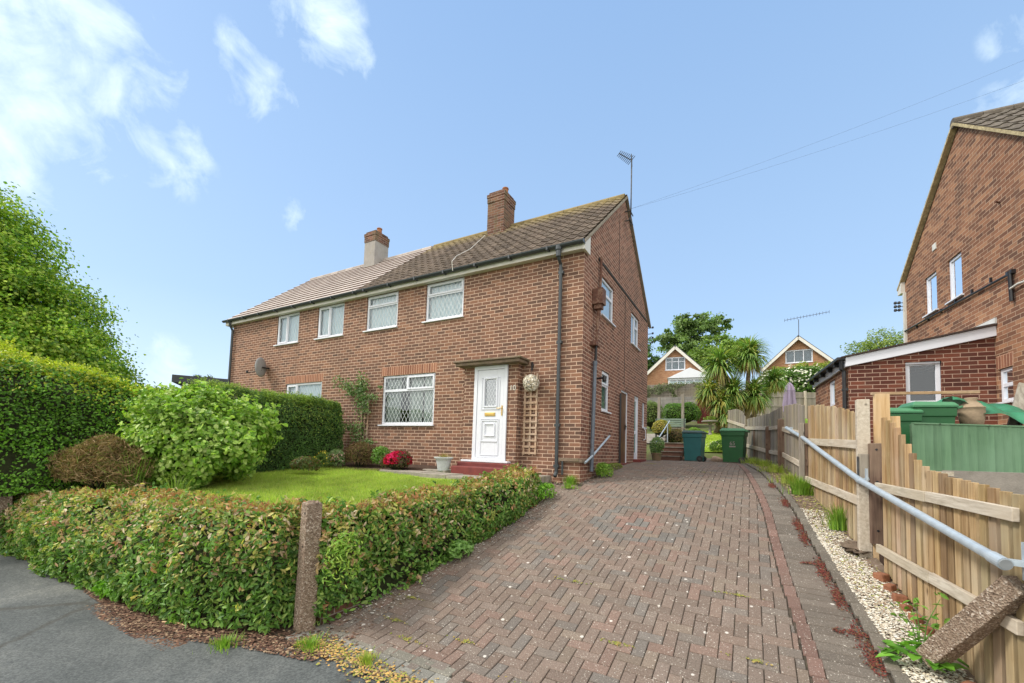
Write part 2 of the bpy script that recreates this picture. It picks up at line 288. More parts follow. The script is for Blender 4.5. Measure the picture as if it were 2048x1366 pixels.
def glass(name, lead=None, transp=.55, tint=(.90, .96, .98), gl=.05):
    k = NT(name)
    fr = k.n('ShaderNodeFresnel'); fr.inputs[0].default_value = 1.5
    g = k.n('ShaderNodeBsdfGlossy'); g.inputs['Roughness'].default_value = .03; g.inputs['Color'].default_value = (.9, .95, 1, 1)
    t = k.n('ShaderNodeBsdfTransparent'); t.inputs[0].default_value = (*tint, 1)
    f = k.math('ADD', k.math('MULTIPLY', fr.outputs[0], .85), gl, clamp=True)
    ms = k.n('ShaderNodeMixShader'); k.l(f, ms.inputs[0]); k.l(t.outputs[0], ms.inputs[1]); k.l(g.outputs[0], ms.inputs[2]); o = ms.outputs[0]
    if lead:
        a, b, wd = lead
        uv = k.n('ShaderNodeUVMap').outputs[0]; sx = k.n('ShaderNodeSeparateXYZ'); k.l(uv, sx.inputs[0])
        p = k.math('DIVIDE', sx.outputs[0], a); q = k.math('DIVIDE', sx.outputs[1], b); L = None
        for z in (k.math('ADD', p, q), k.math('SUBTRACT', p, q)):
            fz = k.math('SUBTRACT', z, k.math('FLOOR', z)); d = k.math('MINIMUM', fz, k.math('SUBTRACT', 1, fz)); mk = k.math('LESS_THAN', d, wd)
            L = mk if L is None else k.math('MAXIMUM', L, mk)
        dd = k.n('ShaderNodeBsdfPrincipled'); dd.inputs['Base Color'].default_value = (.58, .62, .62, 1); dd.inputs['Roughness'].default_value = .45; dd.inputs['Metallic'].default_value = .2
        m2 = k.n('ShaderNodeMixShader'); k.l(L, m2.inputs[0]); k.l(o, m2.inputs[1]); k.l(dd.outputs[0], m2.inputs[2]); o = m2.outputs[0]
    k.l(o, k.out.inputs[0]); return k.m
M_['glass'] = glass('window_glass'); M_['glass_lead'] = glass('leaded_window_glass', (.125, .215, .045))
M_['glass_sky'] = glass('reflective_window_glass', gl=.16)

# ------------------------------------------------------------------ mesh helpers
class MB:
    def __init__(s): s.v = []; s.f = []; s.c = []
    def add(s, vs, fs, col=(1, 1, 1)):
        o = len(s.v); s.v += [tuple(x) for x in vs]; s.f += [tuple(i + o for i in f) for f in fs]; s.c += [col] * len(vs); return s
    def box(s, x0, x1, y0, y1, z0, z1, col=(1, 1, 1)):
        return s.add([(x0, y0, z0), (x1, y0, z0), (x1, y1, z0), (x0, y1, z0), (x0, y0, z1), (x1, y0, z1), (x1, y1, z1), (x0, y1, z1)],
                     [(0, 3, 2, 1), (4, 5, 6, 7), (0, 1, 5, 4), (1, 2, 6, 5), (2, 3, 7, 6), (3, 0, 4, 7)], col)
    def bar(s, a, b, w_, h_, upv=(0, 0, 1), col=(1, 1, 1)):      # rectangular bar between two points
        a = Vector(a); b = Vector(b); d = (b - a).normalized(); r = d.cross(Vector(upv))
        if r.length < 1e-4: r = d.cross(Vector((0, 1, 0)))
        r.normalize(); u = r.cross(d); vs = []
        for p in (a, b):
            for i, j in ((-1, -1), (1, -1), (1, 1), (-1, 1)): vs.append(p + r * (i * w_ / 2) + u * (j * h_ / 2))
        return s.add(vs, [(0, 1, 2, 3), (7, 6, 5, 4), (0, 4, 5, 1), (1, 5, 6, 2), (2, 6, 7, 3), (3, 7, 4, 0)], col)
    def tube(s, pts, r, n=10, col=(1, 1, 1), cap=True):
        pts = [Vector(p) for p in pts]; rs = r if isinstance(r, (list, tuple)) else [r] * len(pts); vs = []; fs = []; pr_ = None
        for i, p in enumerate(pts):
            d = (pts[min(i + 1, len(pts) - 1)] - pts[max(i - 1, 0)]).normalized()
            x = pr_ if pr_ is not None else (Vector((0, 0, 1)) if abs(d.z) < .9 else Vector((1, 0, 0)))
            x = (x - d * x.dot(d)).normalized(); y = d.cross(x); pr_ = x
            for k in range(n): a = 2 * math.pi * k / n; vs.append(p + (x * math.cos(a) + y * math.sin(a)) * rs[i])
        for i in range(len(pts) - 1):
            for k in range(n): fs.append((i * n + k, i * n + (k + 1) % n, (i + 1) * n + (k + 1) % n, (i + 1) * n + k))
        if cap: fs.append(tuple(range(n - 1, -1, -1))); fs.append(tuple((len(pts) - 1) * n + k for k in range(n)))
        return s.add(vs, fs, col)
    def lathe(s, prof, c=(0, 0, 0), n=24, col=(1, 1, 1)):
        vs = []; fs = []
        for r, z in prof:
            for k in range(n): a = 2 * math.pi * k / n; vs.append((c[0] + r * math.cos(a), c[1] + r * math.sin(a), c[2] + z))
        for i in range(len(prof) - 1):
            for k in range(n): fs.append((i * n + k, i * n + (k + 1) % n, (i + 1) * n + (k + 1) % n, (i + 1) * n + k))
        fs.append(tuple(range(n - 1, -1, -1))); fs.append(tuple((len(prof) - 1) * n + k for k in range(n)))
        return s.add(vs, fs, col)
    def prism(s, poly, axis, a, b, col=(1, 1, 1)):       # extrude a 2-D polygon along an axis; poly coords are the other two axes in order
        n = len(poly); vs = []
        for t in (a, b):
            for p in poly:
                q = list(p); q.insert(axis, t); vs.append(tuple(q))
        fs = [tuple(range(n)), tuple(range(2 * n - 1, n - 1, -1))] + [(i, i + n, (i + 1) % n + n, (i + 1) % n) for i in range(n)]
        return s.add(vs, fs, col)
    def build(s, name, mat, parent=None, bevel=0, smooth=False, tag_=None):
        me = bpy.data.meshes.new(name); me.from_pydata(s.v, [], s.f); me.update()
        me.materials.append(mat)
        ca = me.color_attributes.new('Col', 'FLOAT_COLOR', 'POINT')
        ca.data.foreach_set('color', np.array([(*c, 1) for c in s.c], dtype=np.float32).ravel())
        boxuv(me)
        if smooth: me.polygons.foreach_set('use_smooth', [True] * len(me.polygons))
        return link(name, me, parent, bevel, tag_)
def boxuv(me):
    uvl = me.uv_layers.new(name='UVMap'); nl = len(me.loops)
    vi = np.empty(nl, np.int32); me.loops.foreach_get('vertex_index', vi)
    co = np.empty(len(me.vertices) * 3, np.float32); me.vertices.foreach_get('co', co); co = co.reshape(-1, 3)
    nrm = np.empty(len(me.polygons) * 3, np.float32); me.polygons.foreach_get('normal', nrm); nrm = np.abs(nrm.reshape(-1, 3))
    tot = np.empty(len(me.polygons), np.int32); me.polygons.foreach_get('loop_total', tot)
    pn = np.repeat(nrm, tot, axis=0); p = co[vi]; uv = np.empty((nl, 2), np.float32)
    zt = pn[:, 2] > .72; xt = (~zt) & (pn[:, 0] > pn[:, 1]); yt = ~(zt | xt)
    uv[zt] = p[zt][:, [0, 1]]; uv[xt] = p[xt][:, [1, 2]]; uv[yt] = p[yt][:, [0, 2]]
    uvl.data.foreach_set('uv', uv.ravel())
def link(name, me, parent=None, bevel=0, tag_=None):
    o = bpy.data.objects.new(name, me); COL.objects.link(o)
    if parent: o.parent = parent
    if bevel:
        b = o.modifiers.new('bevel', 'BEVEL'); b.width = bevel; b.segments = 2; b.limit_method = 'ANGLE'; b.angle_limit = math.radians(40)
    if tag_: tag(o, *tag_)
    return o
def tag(o, label, cat, group=None):
    o['label'] = label; o['category'] = cat
    if group: o['group'] = group
    return o
def thing(name, label, cat, loc=(0, 0, 0), rz=0, group=None):
    o = bpy.data.objects.new(name, None); COL.objects.link(o); o.location = loc; o.rotation_euler = (0, 0, rz); o.empty_display_size = .2
    return tag(o, label, cat, group)
def structure(o): o['kind'] = 'structure'; return o
def dup(o, parent=None):
    c = o.copy(); COL.objects.link(c)
    if parent: c.parent = parent
    for ch in list(o.children): dup(ch, c)
    return c
def text_mesh(name, body, size, mat, parent, loc, rot, ext=.002):
    cu = bpy.data.curves.new(name, 'FONT'); cu.body = body; cu.size = size; cu.extrude = ext; cu.align_x = 'CENTER'; cu.align_y = 'CENTER'
    t = bpy.data.objects.new('tmp_text', cu); COL.objects.link(t); bpy.context.view_layer.update()
    me = bpy.data.meshes.new_from_object(t.evaluated_get(bpy.context.evaluated_depsgraph_get())); me.name = name
    bpy.data.objects.remove(t); me.materials.clear(); me.materials.append(mat)
    o = link(name, me, parent); o.location = loc; o.rotation_euler = rot; return o

# terrain profile
KY = [-60, -9, -6.5, -5, -4.4, -3.4, -1.6, -.8, 0, .9, 2.64, 5.2, 8.6, 8.95, 10.6, 12.6, 15.7, 17.2, 22.4, 23.2, 36, 60, 300]
KZ = [-2.3, -1.95, -1.85, -1.72, -1.60, -1.34, -.95, -.74, -.58, -.45, -.26, -.15, -.13, .16, .70, 1.05, 1.75, 2.0, 2.3, 4.2, 6.0, 8.5, 20]
def gz(y): return float(np.interp(y, KY, KZ))
def grid_sheet(name, xs, ys, zf, mat, parent=None, colf=None):
    m = MB(); nx = len(xs); ny = len(ys)
    m.v = [(x, y, zf(x, y)) for y in ys for x in xs]; m.c = [(1, 1, 1)] * len(m.v)
    m.f = [(j * nx + i, j * nx + i + 1, (j + 1) * nx + i + 1, (j + 1) * nx + i) for j in range(ny - 1) for i in range(nx - 1)]
    return m.build(name, mat, parent, smooth=True)

# ------------------------------------------------------------------ ground, road, drive
ys = sorted(set([-300, -60, -20] + list(np.arange(-12, 24, .4)) + KY[1:] + [45, 90, 180, 300]))
xs = [-300, -120, -60, -30, -15, -8, -4, 0, 4, 8, 15, 30, 60, 120, 300]
structure(grid_sheet('ground', xs, ys, lambda x, y: gz(y) - .03, M_['rough_ground']))
# pavement with a ragged edge beside the soil under the hedge
def pave():
    m = MB(); X = list(np.arange(-24, 12.01, .12)); far = []
    EX = [-24, -7.5, -5.6, -3.3, -2.9, -2.15, -1.7, -1.1, -.7, -.35, .3, .75, 1.2, 12]
    EY = [-6.3, -6.15, -5.98, -6.02, -6.2, -6.24, -6.0, -5.82, -5.75, -5.66, -5.58, -5.6, -5.62, -5.66]
    for i, x in enumerate(X):
        y = float(np.interp(x, EX, EY)) + .035 * math.sin(x * 9) + .02 * math.sin(x * 23 + 1)
        for t in (0, .06, .2, .5, 1.0):
            yy = y + (-14 - y) * t; m.v.append((x, yy, gz(yy) + .006 - (.012 if t == 0 else 0))); m.c.append((1, 1, 1))
    for i in range(len(X) - 1):
        for j in range(4): a = i * 5 + j; m.f.append((a, a + 1, a + 6, a + 5))
    return m.build('pavement', M_['asphalt'], smooth=True)
structure(pave())
structure(grid_sheet('soil_strip', list(np.arange(-16, .61, .2)), list(np.arange(-7.2, -4.8, .15)), lambda x, y: gz(y) - .014 + .004 * math.sin(x * 7 + y * 11), M_['soil']))

def lerp_x(tab, y): return float(np.interp(y, [t[0] for t in tab], [t[1] for t in tab]))
EDGE_R = [(-5.7, 4.06), (-4.1, 3.88), (-2.95, 3.76), (-2.2, 3.69), (-.8, 3.56), (.4, 3.44), (1.9, 3.26), (4.8, 2.95), (8.7, 2.75)]
RED_R = [(-5.7, 3.60), (-4.2, 3.49), (-3.0, 3.39), (-.9, 3.28), (1.9, 3.05), (8.7, 2.55)]
EDGE_L = [(-5.7, -.75), (-4.6, -.55), (-3.6, -.42), (-2.7, -.25), (-1.8, -.2), (-.8, -.25), (-.05, -.6), (.02, .0), (9, .0)]
structure(grid_sheet('driveway_base', [-1.4, -.6, 0, 1, 2, 3, 3.95], list(np.arange(-5.62, 8.7, .2)), lambda x, y: gz(y) - .012, M_['asph_under']))
def drive():
    m = MB(); u = .1067; g = .0032
    def blk(x0, x1, y0, y1, col, dz=0):
        cx, cy = (x0 + x1) / 2, (y0 + y1) / 2; t1, t2, t3 = rng.normal(0, .0011, 3); vs = []
        for inset, h in ((0, -.03), (0, -.004), (.005, .001)):
            for x, y in ((x0 + g + inset, y0 + g + inset), (x1 - g - inset, y0 + g + inset), (x1 - g - inset, y1 - g - inset), (x0 + g + inset, y1 - g - inset)):
                vs.append((x, y, gz(y) + h + dz + t1 + t2 * (x - cx) * 8 + t3 * (y - cy) * 8))
        m.add(vs, [(8, 9, 10, 11), (0, 1, 5, 4), (1, 2, 6, 5), (2, 3, 7, 6), (3, 0, 4, 7), (4, 5, 9, 8), (5, 6, 10, 9), (6, 7, 11, 10), (7, 4, 8, 11)], col)
    pal = [(.19, .145, .12), (.185, .145, .12), (.20, .148, .12), (.18, .148, .125), (.168, .15, .132), (.15, .143, .132), (.215, .145, .118), (.20, .162, .128), (.19, .145, .12), (.195, .15, .122), (.185, .148, .125)]
    def colr(x, y):
        p = pal[rng.integers(len(pal))]; k = rng.uniform(.88, 1.12)
        r = math.hypot(x - 1.57, y + 1.66)
        if abs(r - .62) < .09 or r < .16: p = (.135, .142, .137)
        elif .16 < r < .34: p = (.235, .145, .12)
        return tuple((.68 * c + .32 * q) * k for c, q in zip(p, (.192, .150, .126)))
    cr, sr = math.cos(.0), math.sin(.0)
    for i in range(-8, 36):
        for j in range(-53, 82):
            k = (i + j) % 4
            if k == 0: x0, x1, y0, y1 = i * u, (i + 2) * u, j * u, (j + 1) * u
            elif k == 2: x0, x1, y0, y1 = i * u, (i + 1) * u, j * u, (j + 2) * u
            else: continue
            cx, cy = (x0 + x1) / 2, (y0 + y1) / 2
            xr = lerp_x(RED_R, cy) - .108
            if cy < -5.36 or x0 > xr - .018 or cx < lerp_x(EDGE_L, cy) - .25 or (cy > -.12 and cx < .08): continue
            x1 = min(x1, xr)
            blk(x0, x1, y0, y1, colr(cx, cy))
    y = -5.5                                                    # red row, soldier row, raised kerb row
    while y < 8.6:
        xr = lerp_x(RED_R, y); k = rng.uniform(.8, 1.15)
        blk(xr - .107, xr, y, y + .213, (.205 * k, .13 * k, .11 * k)); y += .215
    y = -5.5
    while y < 8.6:
        xr = lerp_x(RED_R, y); xe = lerp_x(EDGE_R, y) - .004; k = rng.uniform(.8, 1.15); blk(xr, xe, y, y + .107, (.165 * k, .145 * k, .125 * k)); y += .1075
    y = -5.5
    while y < 8.6:
        xr = lerp_x(EDGE_R, y); k = rng.uniform(.8, 1.1); blk(xr, xr + .10, y, y + .213, (.17 * k, .155 * k, .13 * k), .03); y += .215
    x = -.8
    while x < 3.6:
        k = rng.uniform(.8, 1.15); blk(x, x + .16, -5.62, -5.37, (.24 * k, .235 * k, .21 * k)); x += .161
    x = -1.2
    for q in range(10):
        k = rng.uniform(.8, 1.1); blk(x, x + .213, -5.37 + .0 * q, -5.26, (.2 * k, .19 * k, .16 * k)); x += .214
    return m.build('driveway', M_['block'])
structure(drive())

# lawn and garden ground (raised behind the low wall)
def lz(x, y): return float(np.interp(y, [-5.3, -4, -2, -.9, 0], [-.80, -.73, -.62, -.52, -.47])) + .01 * math.sin(x * 2.1) * math.sin(y * 1.7)
structure(grid_sheet('lawn', list(np.arange(-9.5, -.74, .25)), list(np.arange(-5.3, .05, .2)), lz, M_['lawn_soil']))
structure(grid_sheet('garden_bed', list(np.arange(-7.4, -3.3, .2)), [-1.15, -1.0, -.8, -.6, -.4, -.2, .02], lambda x, y: lz(x, y) + .012 + .06 * (y + 1.15), M_['soil']))
def slabs():
    m = MB(); r = random.Random(3)
    for (x0, x1, y0, y1) in [(-3.75, -3.0, -1.35, -.75), (-2.98, -2.3, -1.4, -.78), (-2.28, -1.55, -1.42, -.8), (-1.53, -.9, -1.4, -.8), (-3.5, -2.85, -.72, -.05), (-4.3, -3.77, -1.25, -.7), (-1.3, -.6, -.75, -.05)]:
        m.box(x0, x1, y0, y1, -.6, lz(x0, y1) + .028 + r.uniform(-.006, .006))
    return m.build('garden_path', M_['slab'], bevel=.012)
structure(slabs())
structure(grid_sheet('back_lawn', list(np.arange(.1, 3.0, .3)), list(np.arange(9.1, 13.3, .3)), lambda x, y: gz(y) + .02, M_['lawn_soil']))
structure(grid_sheet('neighbour_lawn', list(np.arange(3.1, 9, .5)), list(np.arange(9.0, 20, .5)), lambda x, y: gz(y) + .06, M_['lawn_soil']))
structure(grid_sheet('garden_terrace', [-2.5, -1.2, 0, 1.2], [10.0, 10.6, 11.4, 12.4], lambda x, y: gz(y) + .03, M_['slab']))
m = MB(); m.box(4.62, 16, -.98, 12, -1.5, -.03); structure(m.build('neighbour_yard', M_['concrete_grey']))

# ------------------------------------------------------------------ walls with openings
def wall_plane(m, axis, pos, a0, a1, z0, z1, holes, depth, top=None):
    """vertical wall on plane axis=pos; holes (a,b,z,zz); depth = reveal depth (signed, into the wall)"""
    A = sorted(set([a0, a1] + [h[0] for h in holes] + [h[1] for h in holes])); Z = sorted(set([z0, z1] + [h[2] for h in holes] + [h[3] for h in holes]))
    def P(a, z, d=0): return (pos + d, a, z) if axis == 0 else (a, pos + d, z)
    for i in range(len(A) - 1):
        for j in range(len(Z) - 1):
            ca, cz = (A[i] + A[i + 1]) / 2, (Z[j] + Z[j + 1]) / 2
            if any(h[0] < ca < h[1] and h[2] < cz < h[3] for h in holes): continue
            q = [P(A[i], Z[j]), P(A[i + 1], Z[j]), P(A[i + 1], Z[j + 1]), P(A[i], Z[j + 1])]
            m.add(q, [(0, 1, 2, 3)])
    for (a, b, z, zz) in holes:
        c = [P(a, z), P(b, z), P(b, zz), P(a, zz)]; d = [P(a, z, depth), P(b, z, depth), P(b, zz, depth), P(a, zz, depth)]
        m.add(c + d, [(0, 1, 5, 4), (1, 2, 6, 5), (2, 3, 7, 6), (3, 0, 4, 7)])

def window(parent, axis, pos, a0, a1, z0, z1, out, bars=(), lead=True, curtain='curtain', sill=True, fw_=.062, glassm=None, label=None, sash=(), sill_ext=.06, inset=.035, curt_d=.14, handle=None):
    """uPVC window in a wall plane. out=+1/-1 outward sign. bars: ('h',z) or ('v',a,z0,z1)"""
    def B(mb, a, b, z, zz, d0, d1):
        p, q = sorted((pos + out * d0, pos + out * d1))
        if axis == 0: mb.box(p, q, a, b, z, zz)
        else: mb.box(a, b, p, q, z, zz)
    f = MB(); g = .003
    B(f, a0 + g, a0 + fw_, z0 + g, z1 - g, -inset - .05, -inset); B(f, a1 - fw_, a1 - g, z0 + g, z1 - g, -inset - .05, -inset)
    B(f, a0 + fw_, a1 - fw_, z0 + g, z0 + fw_, -inset - .05, -inset); B(f, a0 + fw_, a1 - fw_, z1 - fw_, z1 - g, -inset - .05, -inset)
    for b in bars:
        if b[0] == 'h': B(f, b[2] if len(b) > 2 else a0 + fw_, b[3] if len(b) > 2 else a1 - fw_, b[1] - .033, b[1] + .033, -inset - .048, -inset - .002)
        else: B(f, b[1] - .033, b[1] + .033, b[2], b[3], -inset - .048, -inset - .002)
    for (sa, sb, sz, szz) in sash:     # raised opening sash frame
        t = .045
        for q in ((sa, sa + t, sz, szz), (sb - t, sb, sz, szz), (sa + t, sb - t, sz, sz + t), (sa + t, sb - t, szz - t, szz)): B(f, *q, -inset - .03, -inset + .016)
    fo = f.build('window', M_['upvc'], parent, bevel=.004)
    if label: fo['label'] = label
    p = MB(); d = pos - out * (inset + .028); q = [(a0 + .05, z0 + .05), (a1 - .05, z0 + .05), (a1 - .05, z1 - .05), (a0 + .05, z1 - .05)]
    vs = [(d, a, z) if axis == 0 else (a, d, z) for a, z in q]; p.add(vs, [(0, 1, 2, 3)])
    p.build('pane', glassm or (M_['glass_lead'] if lead else M_['glass']), fo)
    if sill:
        s_ = MB(); B(s_, a0 - sill_ext, a1 + .03, z0 - .035, z0 - .002, -inset - .03, .055); s_.build('sill', M_['upvc'], fo, bevel=.004)
    dd = pos - out * (inset + curt_d)
    if curtain in ('curtain', 'frosted', 'dim'):
        c = MB(); n = max(8, int((a1 - a0) / .03)); dd = dd if curtain != 'frosted' else pos - out * (inset + .045)
        amp = .012 if curtain != 'frosted' else 0
        for i in range(n + 1):
            a = a0 + (a1 - a0) * i / n; w_ = dd + amp * math.sin(i * 1.3)
            for z in (z0, z1): c.v.append((w_, a, z) if axis == 0 else (a, w_, z)); c.c.append((1, 1, 1))
        c.f = [(2 * i, 2 * i + 2, 2 * i + 3, 2 * i + 1) for i in range(n)]
        c.build('net_curtain' if curtain != 'frosted' else 'obscure_glazing', M_[curtain], fo)
    elif curtain == 'blind':
        c = MB(); a = a0 + .03; r = random.Random(5)
        while a < a1 - .05:
            ang = .9 + r.uniform(-.25, .25); wv = .045
            if not (a0 + (a1 - a0) * .26 < a < a0 + (a1 - a0) * .44 or a0 + (a1 - a0) * .68 < a < a0 + (a1 - a0) * .74):
                dx, dy = wv * math.cos(ang), wv * math.sin(ang)
                c.add([(a - dx, dd - dy, z0), (a + dx, dd + dy, z0), (a + dx, dd + dy, z1), (a - dx, dd - dy, z1)], [(0, 1, 2, 3)])
            a += .085
        c.build('vertical_blind', M_['blind'], fo)
    if handle: 
        h = MB(); B(h, handle[0] - .05, handle[0] + .05, handle[1] - .012, handle[1] + .012, -inset - .01, -inset + .03); h.build('handle', M_['upvc'], fo)
    return fo

def soldier(parent, a0, a1, z0, axis=1, pos=0, out=-1, mat='brick_soldier'):
    m = MB(); p, q = sorted((pos, pos + out * .003))
    if axis == 1: m.box(a0, a1, p, q, z0, z0 + .24)
    else: m.box(p, q, a0, a1, z0, z0 + .24)
    o = m.build('lintel', M_[mat], parent)
    for l in o.data.uv_layers[0].data: l.uv = (l.uv[0], l.uv[1] - z0)
    return o

def tiled_slope(m, x0, x1, pe, pr_, rows, rollw, rollh, step, colf, flat=False):
    """tile slope along X between eave (y,z) and ridge (y,z)"""
    ey, ez = pe; ry, rz_ = pr_; L = math.hypot(ry - ey, rz_ - ez); dy, dz = (ry - ey) / L, (rz_ - ez) / L; ny, nz_ = -dz, dy
    if ny * (1 if ry > ey else -1) > 0 and ry > ey: pass
    if nz_ < 0: ny, nz_ = -ny, -nz_
    n = int((x1 - x0) / rollw * (2 if flat else 6)); X = np.linspace(x0, x1, n + 1)
    for r in range(rows):
        s0, s1 = L * r / rows, L * (r + 1) / rows + .04
        o = len(m.v)
        for k, (s, h) in enumerate(((s0, -.01), (s0, step), (s0 + .003, step * .98), (s0 + .2, step * .6), (s1, 0.0)) if flat else ((s0, -.01), (s0, step), (s1, 0.0))):
            for i, x in enumerate(X):
                rr = 0 if flat else rollh * max(0, math.sin((x / rollw) * 2 * math.pi)) ** .7 if math.sin((x / rollw) * 2 * math.pi) > 0 else 0
                tile = int(math.floor(x / rollw)); c = colf(tile, r)
                if flat: c = ((c[0] * .36, c[1] * .25, c[2] * .22) if k < 2 else c)  # row shadow lines and glare put into tile colour: dark risers, pale faces
                hh = h + (rr if k else 0); m.v.append((x, ey + dy * s + ny * hh, ez + dz * s + nz_ * hh)); m.c.append(c)
        nn = n + 1
        for k in range(4 if flat else 2):
            for i in range(n): m.f.append((o + k * nn + i, o + k * nn + i + 1, o + (k + 1) * nn + i + 1, o + (k + 1) * nn + i))

_rc = {}
def tcol(lo, hi, seed=0):
    def f(a, b):
        if (a, b, seed) not in _rc: _rc[(a, b, seed)] = random.uniform(lo, hi)
        v = _rc[(a, b, seed)]; return (v, v * random.uniform(.98, 1.02), v)
    return f
EV = (-.17, 4.39); RG = (3.13, 7.16); BE = (6.43, 4.39)

def chimney(parent, x0, x1, y0, y1, z0, zt, glare=False):
    m = MB(); m.box(x0, x1, y0, y1, z0, zt - .42 if glare else zt - .36)
    c = m.build('chimney', M_['render'] if glare else M_['brick_dark'], parent)  # pale shaft variant: lens glare put into the surface colour
    m = MB(); m.box(x0 - .018, x1 + .018, y0 - .018, y1 + .018, zt - (.42 if glare else .36), zt - .20).box(x0 - .03, x1 + .03, y0 - .03, y1 + .03, zt - .20, zt - .08).box(x0 + .02, x1 - .02, y0 + .02, y1 - .02, zt - .08, zt)
    m.build('chimney_crown', M_['brick_dark'], c, bevel=.01)
    for i, xx in enumerate((x0 + .17, x1 - .17)):
        m = MB(); h = .22 if i else .14; m.lathe([(.10, 0), (.085, h * .8), (.105, h * .85), (.10, h), (.07, h)], (xx, (y0 + y1) / 2, zt - .005), 16); m.build('chimney_pot', M_['terracotta'], c)
    m = MB(); m.box(x0 - .12, x1 + .12, y0 - .30, y0 - .002, z0 + .25, z0 + .27)
    for xx in (x0 - .012, x1): m.box(xx, xx + .012, y0 - .02, y1 + .02, z0 + .3, z0 + .66)
    m.add([(x0 - .1, y0 - .26, 7.16 - .215 + (0)), (x1 + .1, y0 - .26, 6.945), (x1 + .1, y0 - .004, 7.2), (x0 - .1, y0 - .004, 7.2)], [(0, 1, 2, 3)])
    return c

# ---- the house on the right of the pair
H = thing('brick_house', 'semi-detached red brick house with the white front door and dark tiled roof', 'house', (0, 0, 0))
FH = [(-4.27, -3.07, 3.26, 4.25), (-6.44, -5.24, 3.26, 4.25), (-5.66, -3.85, .62, 1.93), (-2.5, -1.62, -.16, 1.88)]
GH = [(1.17, 2.22, 3.26, 4.19), (3.97, 4.97, 3.26, 4.19), (1.33, 1.95, 1.04, 1.99), (3.02, 3.75, -.2, 1.76), (4.52, 5.05, -.1, 1.79), (5.55, 5.98, .92, 1.72)]
m = MB(); wall_plane(m, 1, 0, -6.73, 0, -.9, 4.30, FH, .1); m.build('front_wall', M_['brick'], H)
m = MB(); wall_plane(m, 0, 0, 0, 6.26, -.9, 4.30, GH, -.1); m.add([(0, 0, 4.30), (0, 6.26, 4.30), (0, 6.26, 4.46), (0, 3.13, 7.05), (0, 0, 4.46)], [(0, 1, 2, 3, 4)]); m.build('gable_wall', M_['brick_gable'], H)
m = MB(); m.add([(0, 6.26, -.9), (-6.73, 6.26, -.9), (-6.73, 6.26, 4.4), (0, 6.26, 4.4)], [(0, 1, 2, 3)]); m.build('rear_wall', M_['brick_gable'], H)
m = MB(); m.box(-6.6, -.12, .9, .95, -.5, 4.2).box(-1.2, -1.15, .12, 6.1, -.5, 4.2).box(-6.6, -.12, .12, 6.1, 2.4, 2.45); m.build('inner_wall', M_['dark_in'], H)
# window details
mz = 3.99
wL = dict(curtain='curtain', curt_d=.10)
for (a0, a1) in ((-4.27, -3.07), (-6.44, -5.24)):
    window(H, 1, 0, a0, a1, 3.26, 4.25, -1, bars=[('h', 3.93)], sash=[(a0 + .05, a1 - .05, 3.935, 4.21)], **wL)
window(H, 1, 0, -5.66, -3.85, .62, 1.93, -1, bars=[('h', 1.53), ('v', -4.80, 1.56, 1.87)], sash=[(-4.79, -3.9, 1.54, 1.89)], curtain='blind', handle=(-4.72, 1.555), label='large leaded window with vertical blinds', curt_d=.16)
window(H, 0, 0, 1.17, 2.22, 3.26, 4.19, 1, bars=[('h', 3.86)], lead=False, curtain='curtain', curt_d=.05, glassm=M_['glass_sky'], sill_ext=.02)
window(H, 0, 0, 3.97, 4.97, 3.26, 4.19, 1, bars=[('v', 4.5, 3.32, 4.13), ('h', 3.86, 4.5, 4.92)], lead=False, curtain='curtain', curt_d=.05, glassm=M_['glass_sky'], sill_ext=.02)
window(H, 0, 0, 1.33, 1.95, 1.04, 1.99, 1, bars=[('h', 1.66)], lead=False, curtain='frosted', sash=[(1.37, 1.91, 1.67, 1.95)], sill_ext=.0)
window(H, 0, 0, 5.55, 5.98, .92, 1.72, 1, lead=False, curtain='frosted', sill_ext=.0)
soldier(H, -5.72, -3.80, 1.935)
# door surround, canopy, door, steps
m = MB(); m.box(-2.80, -2.50, -.20, -.001, -.9, 1.93).box(-1.62, -1.38, -.20, -.001, -.9, 1.93).box(-2.50, -1.62, -.20, -.001, -.9, -.24); m.build('door_pillar', M_['brick'], H)
m = MB(); m.box(-2.92, -1.24, -.42, -.002, 1.93, 2.0).box(-2.96, -1.20, -.46, -.002, 2.0, 2.045); m.build('door_canopy', M_['canopy'], H, bevel=.012)
D = MB(); x0, x1, z0, z1 = -2.495, -1.625, -.19, 1.925; yf = -.235
D.box(x0, x0 + .085, yf, yf + .09, z0, z1).box(x1 - .085, x1, yf, yf + .09, z0, z1).box(x0 + .085, x1 - .085, yf, yf + .09, z1 - .085, z1).box(x0 + .085, x1 - .085, yf, yf + .09, z0, z0 + .05)
door = D.build('door', M_['upvc'], H, bevel=.004)
L_ = MB(); lx0, lx1, lz0, lz1 = x0 + .092, x1 - .092, z0 + .055, z1 - .092
yl = yf + .012
gx0, gx1, gz0, gz1 = -2.20, -1.90, 1.02, 1.56
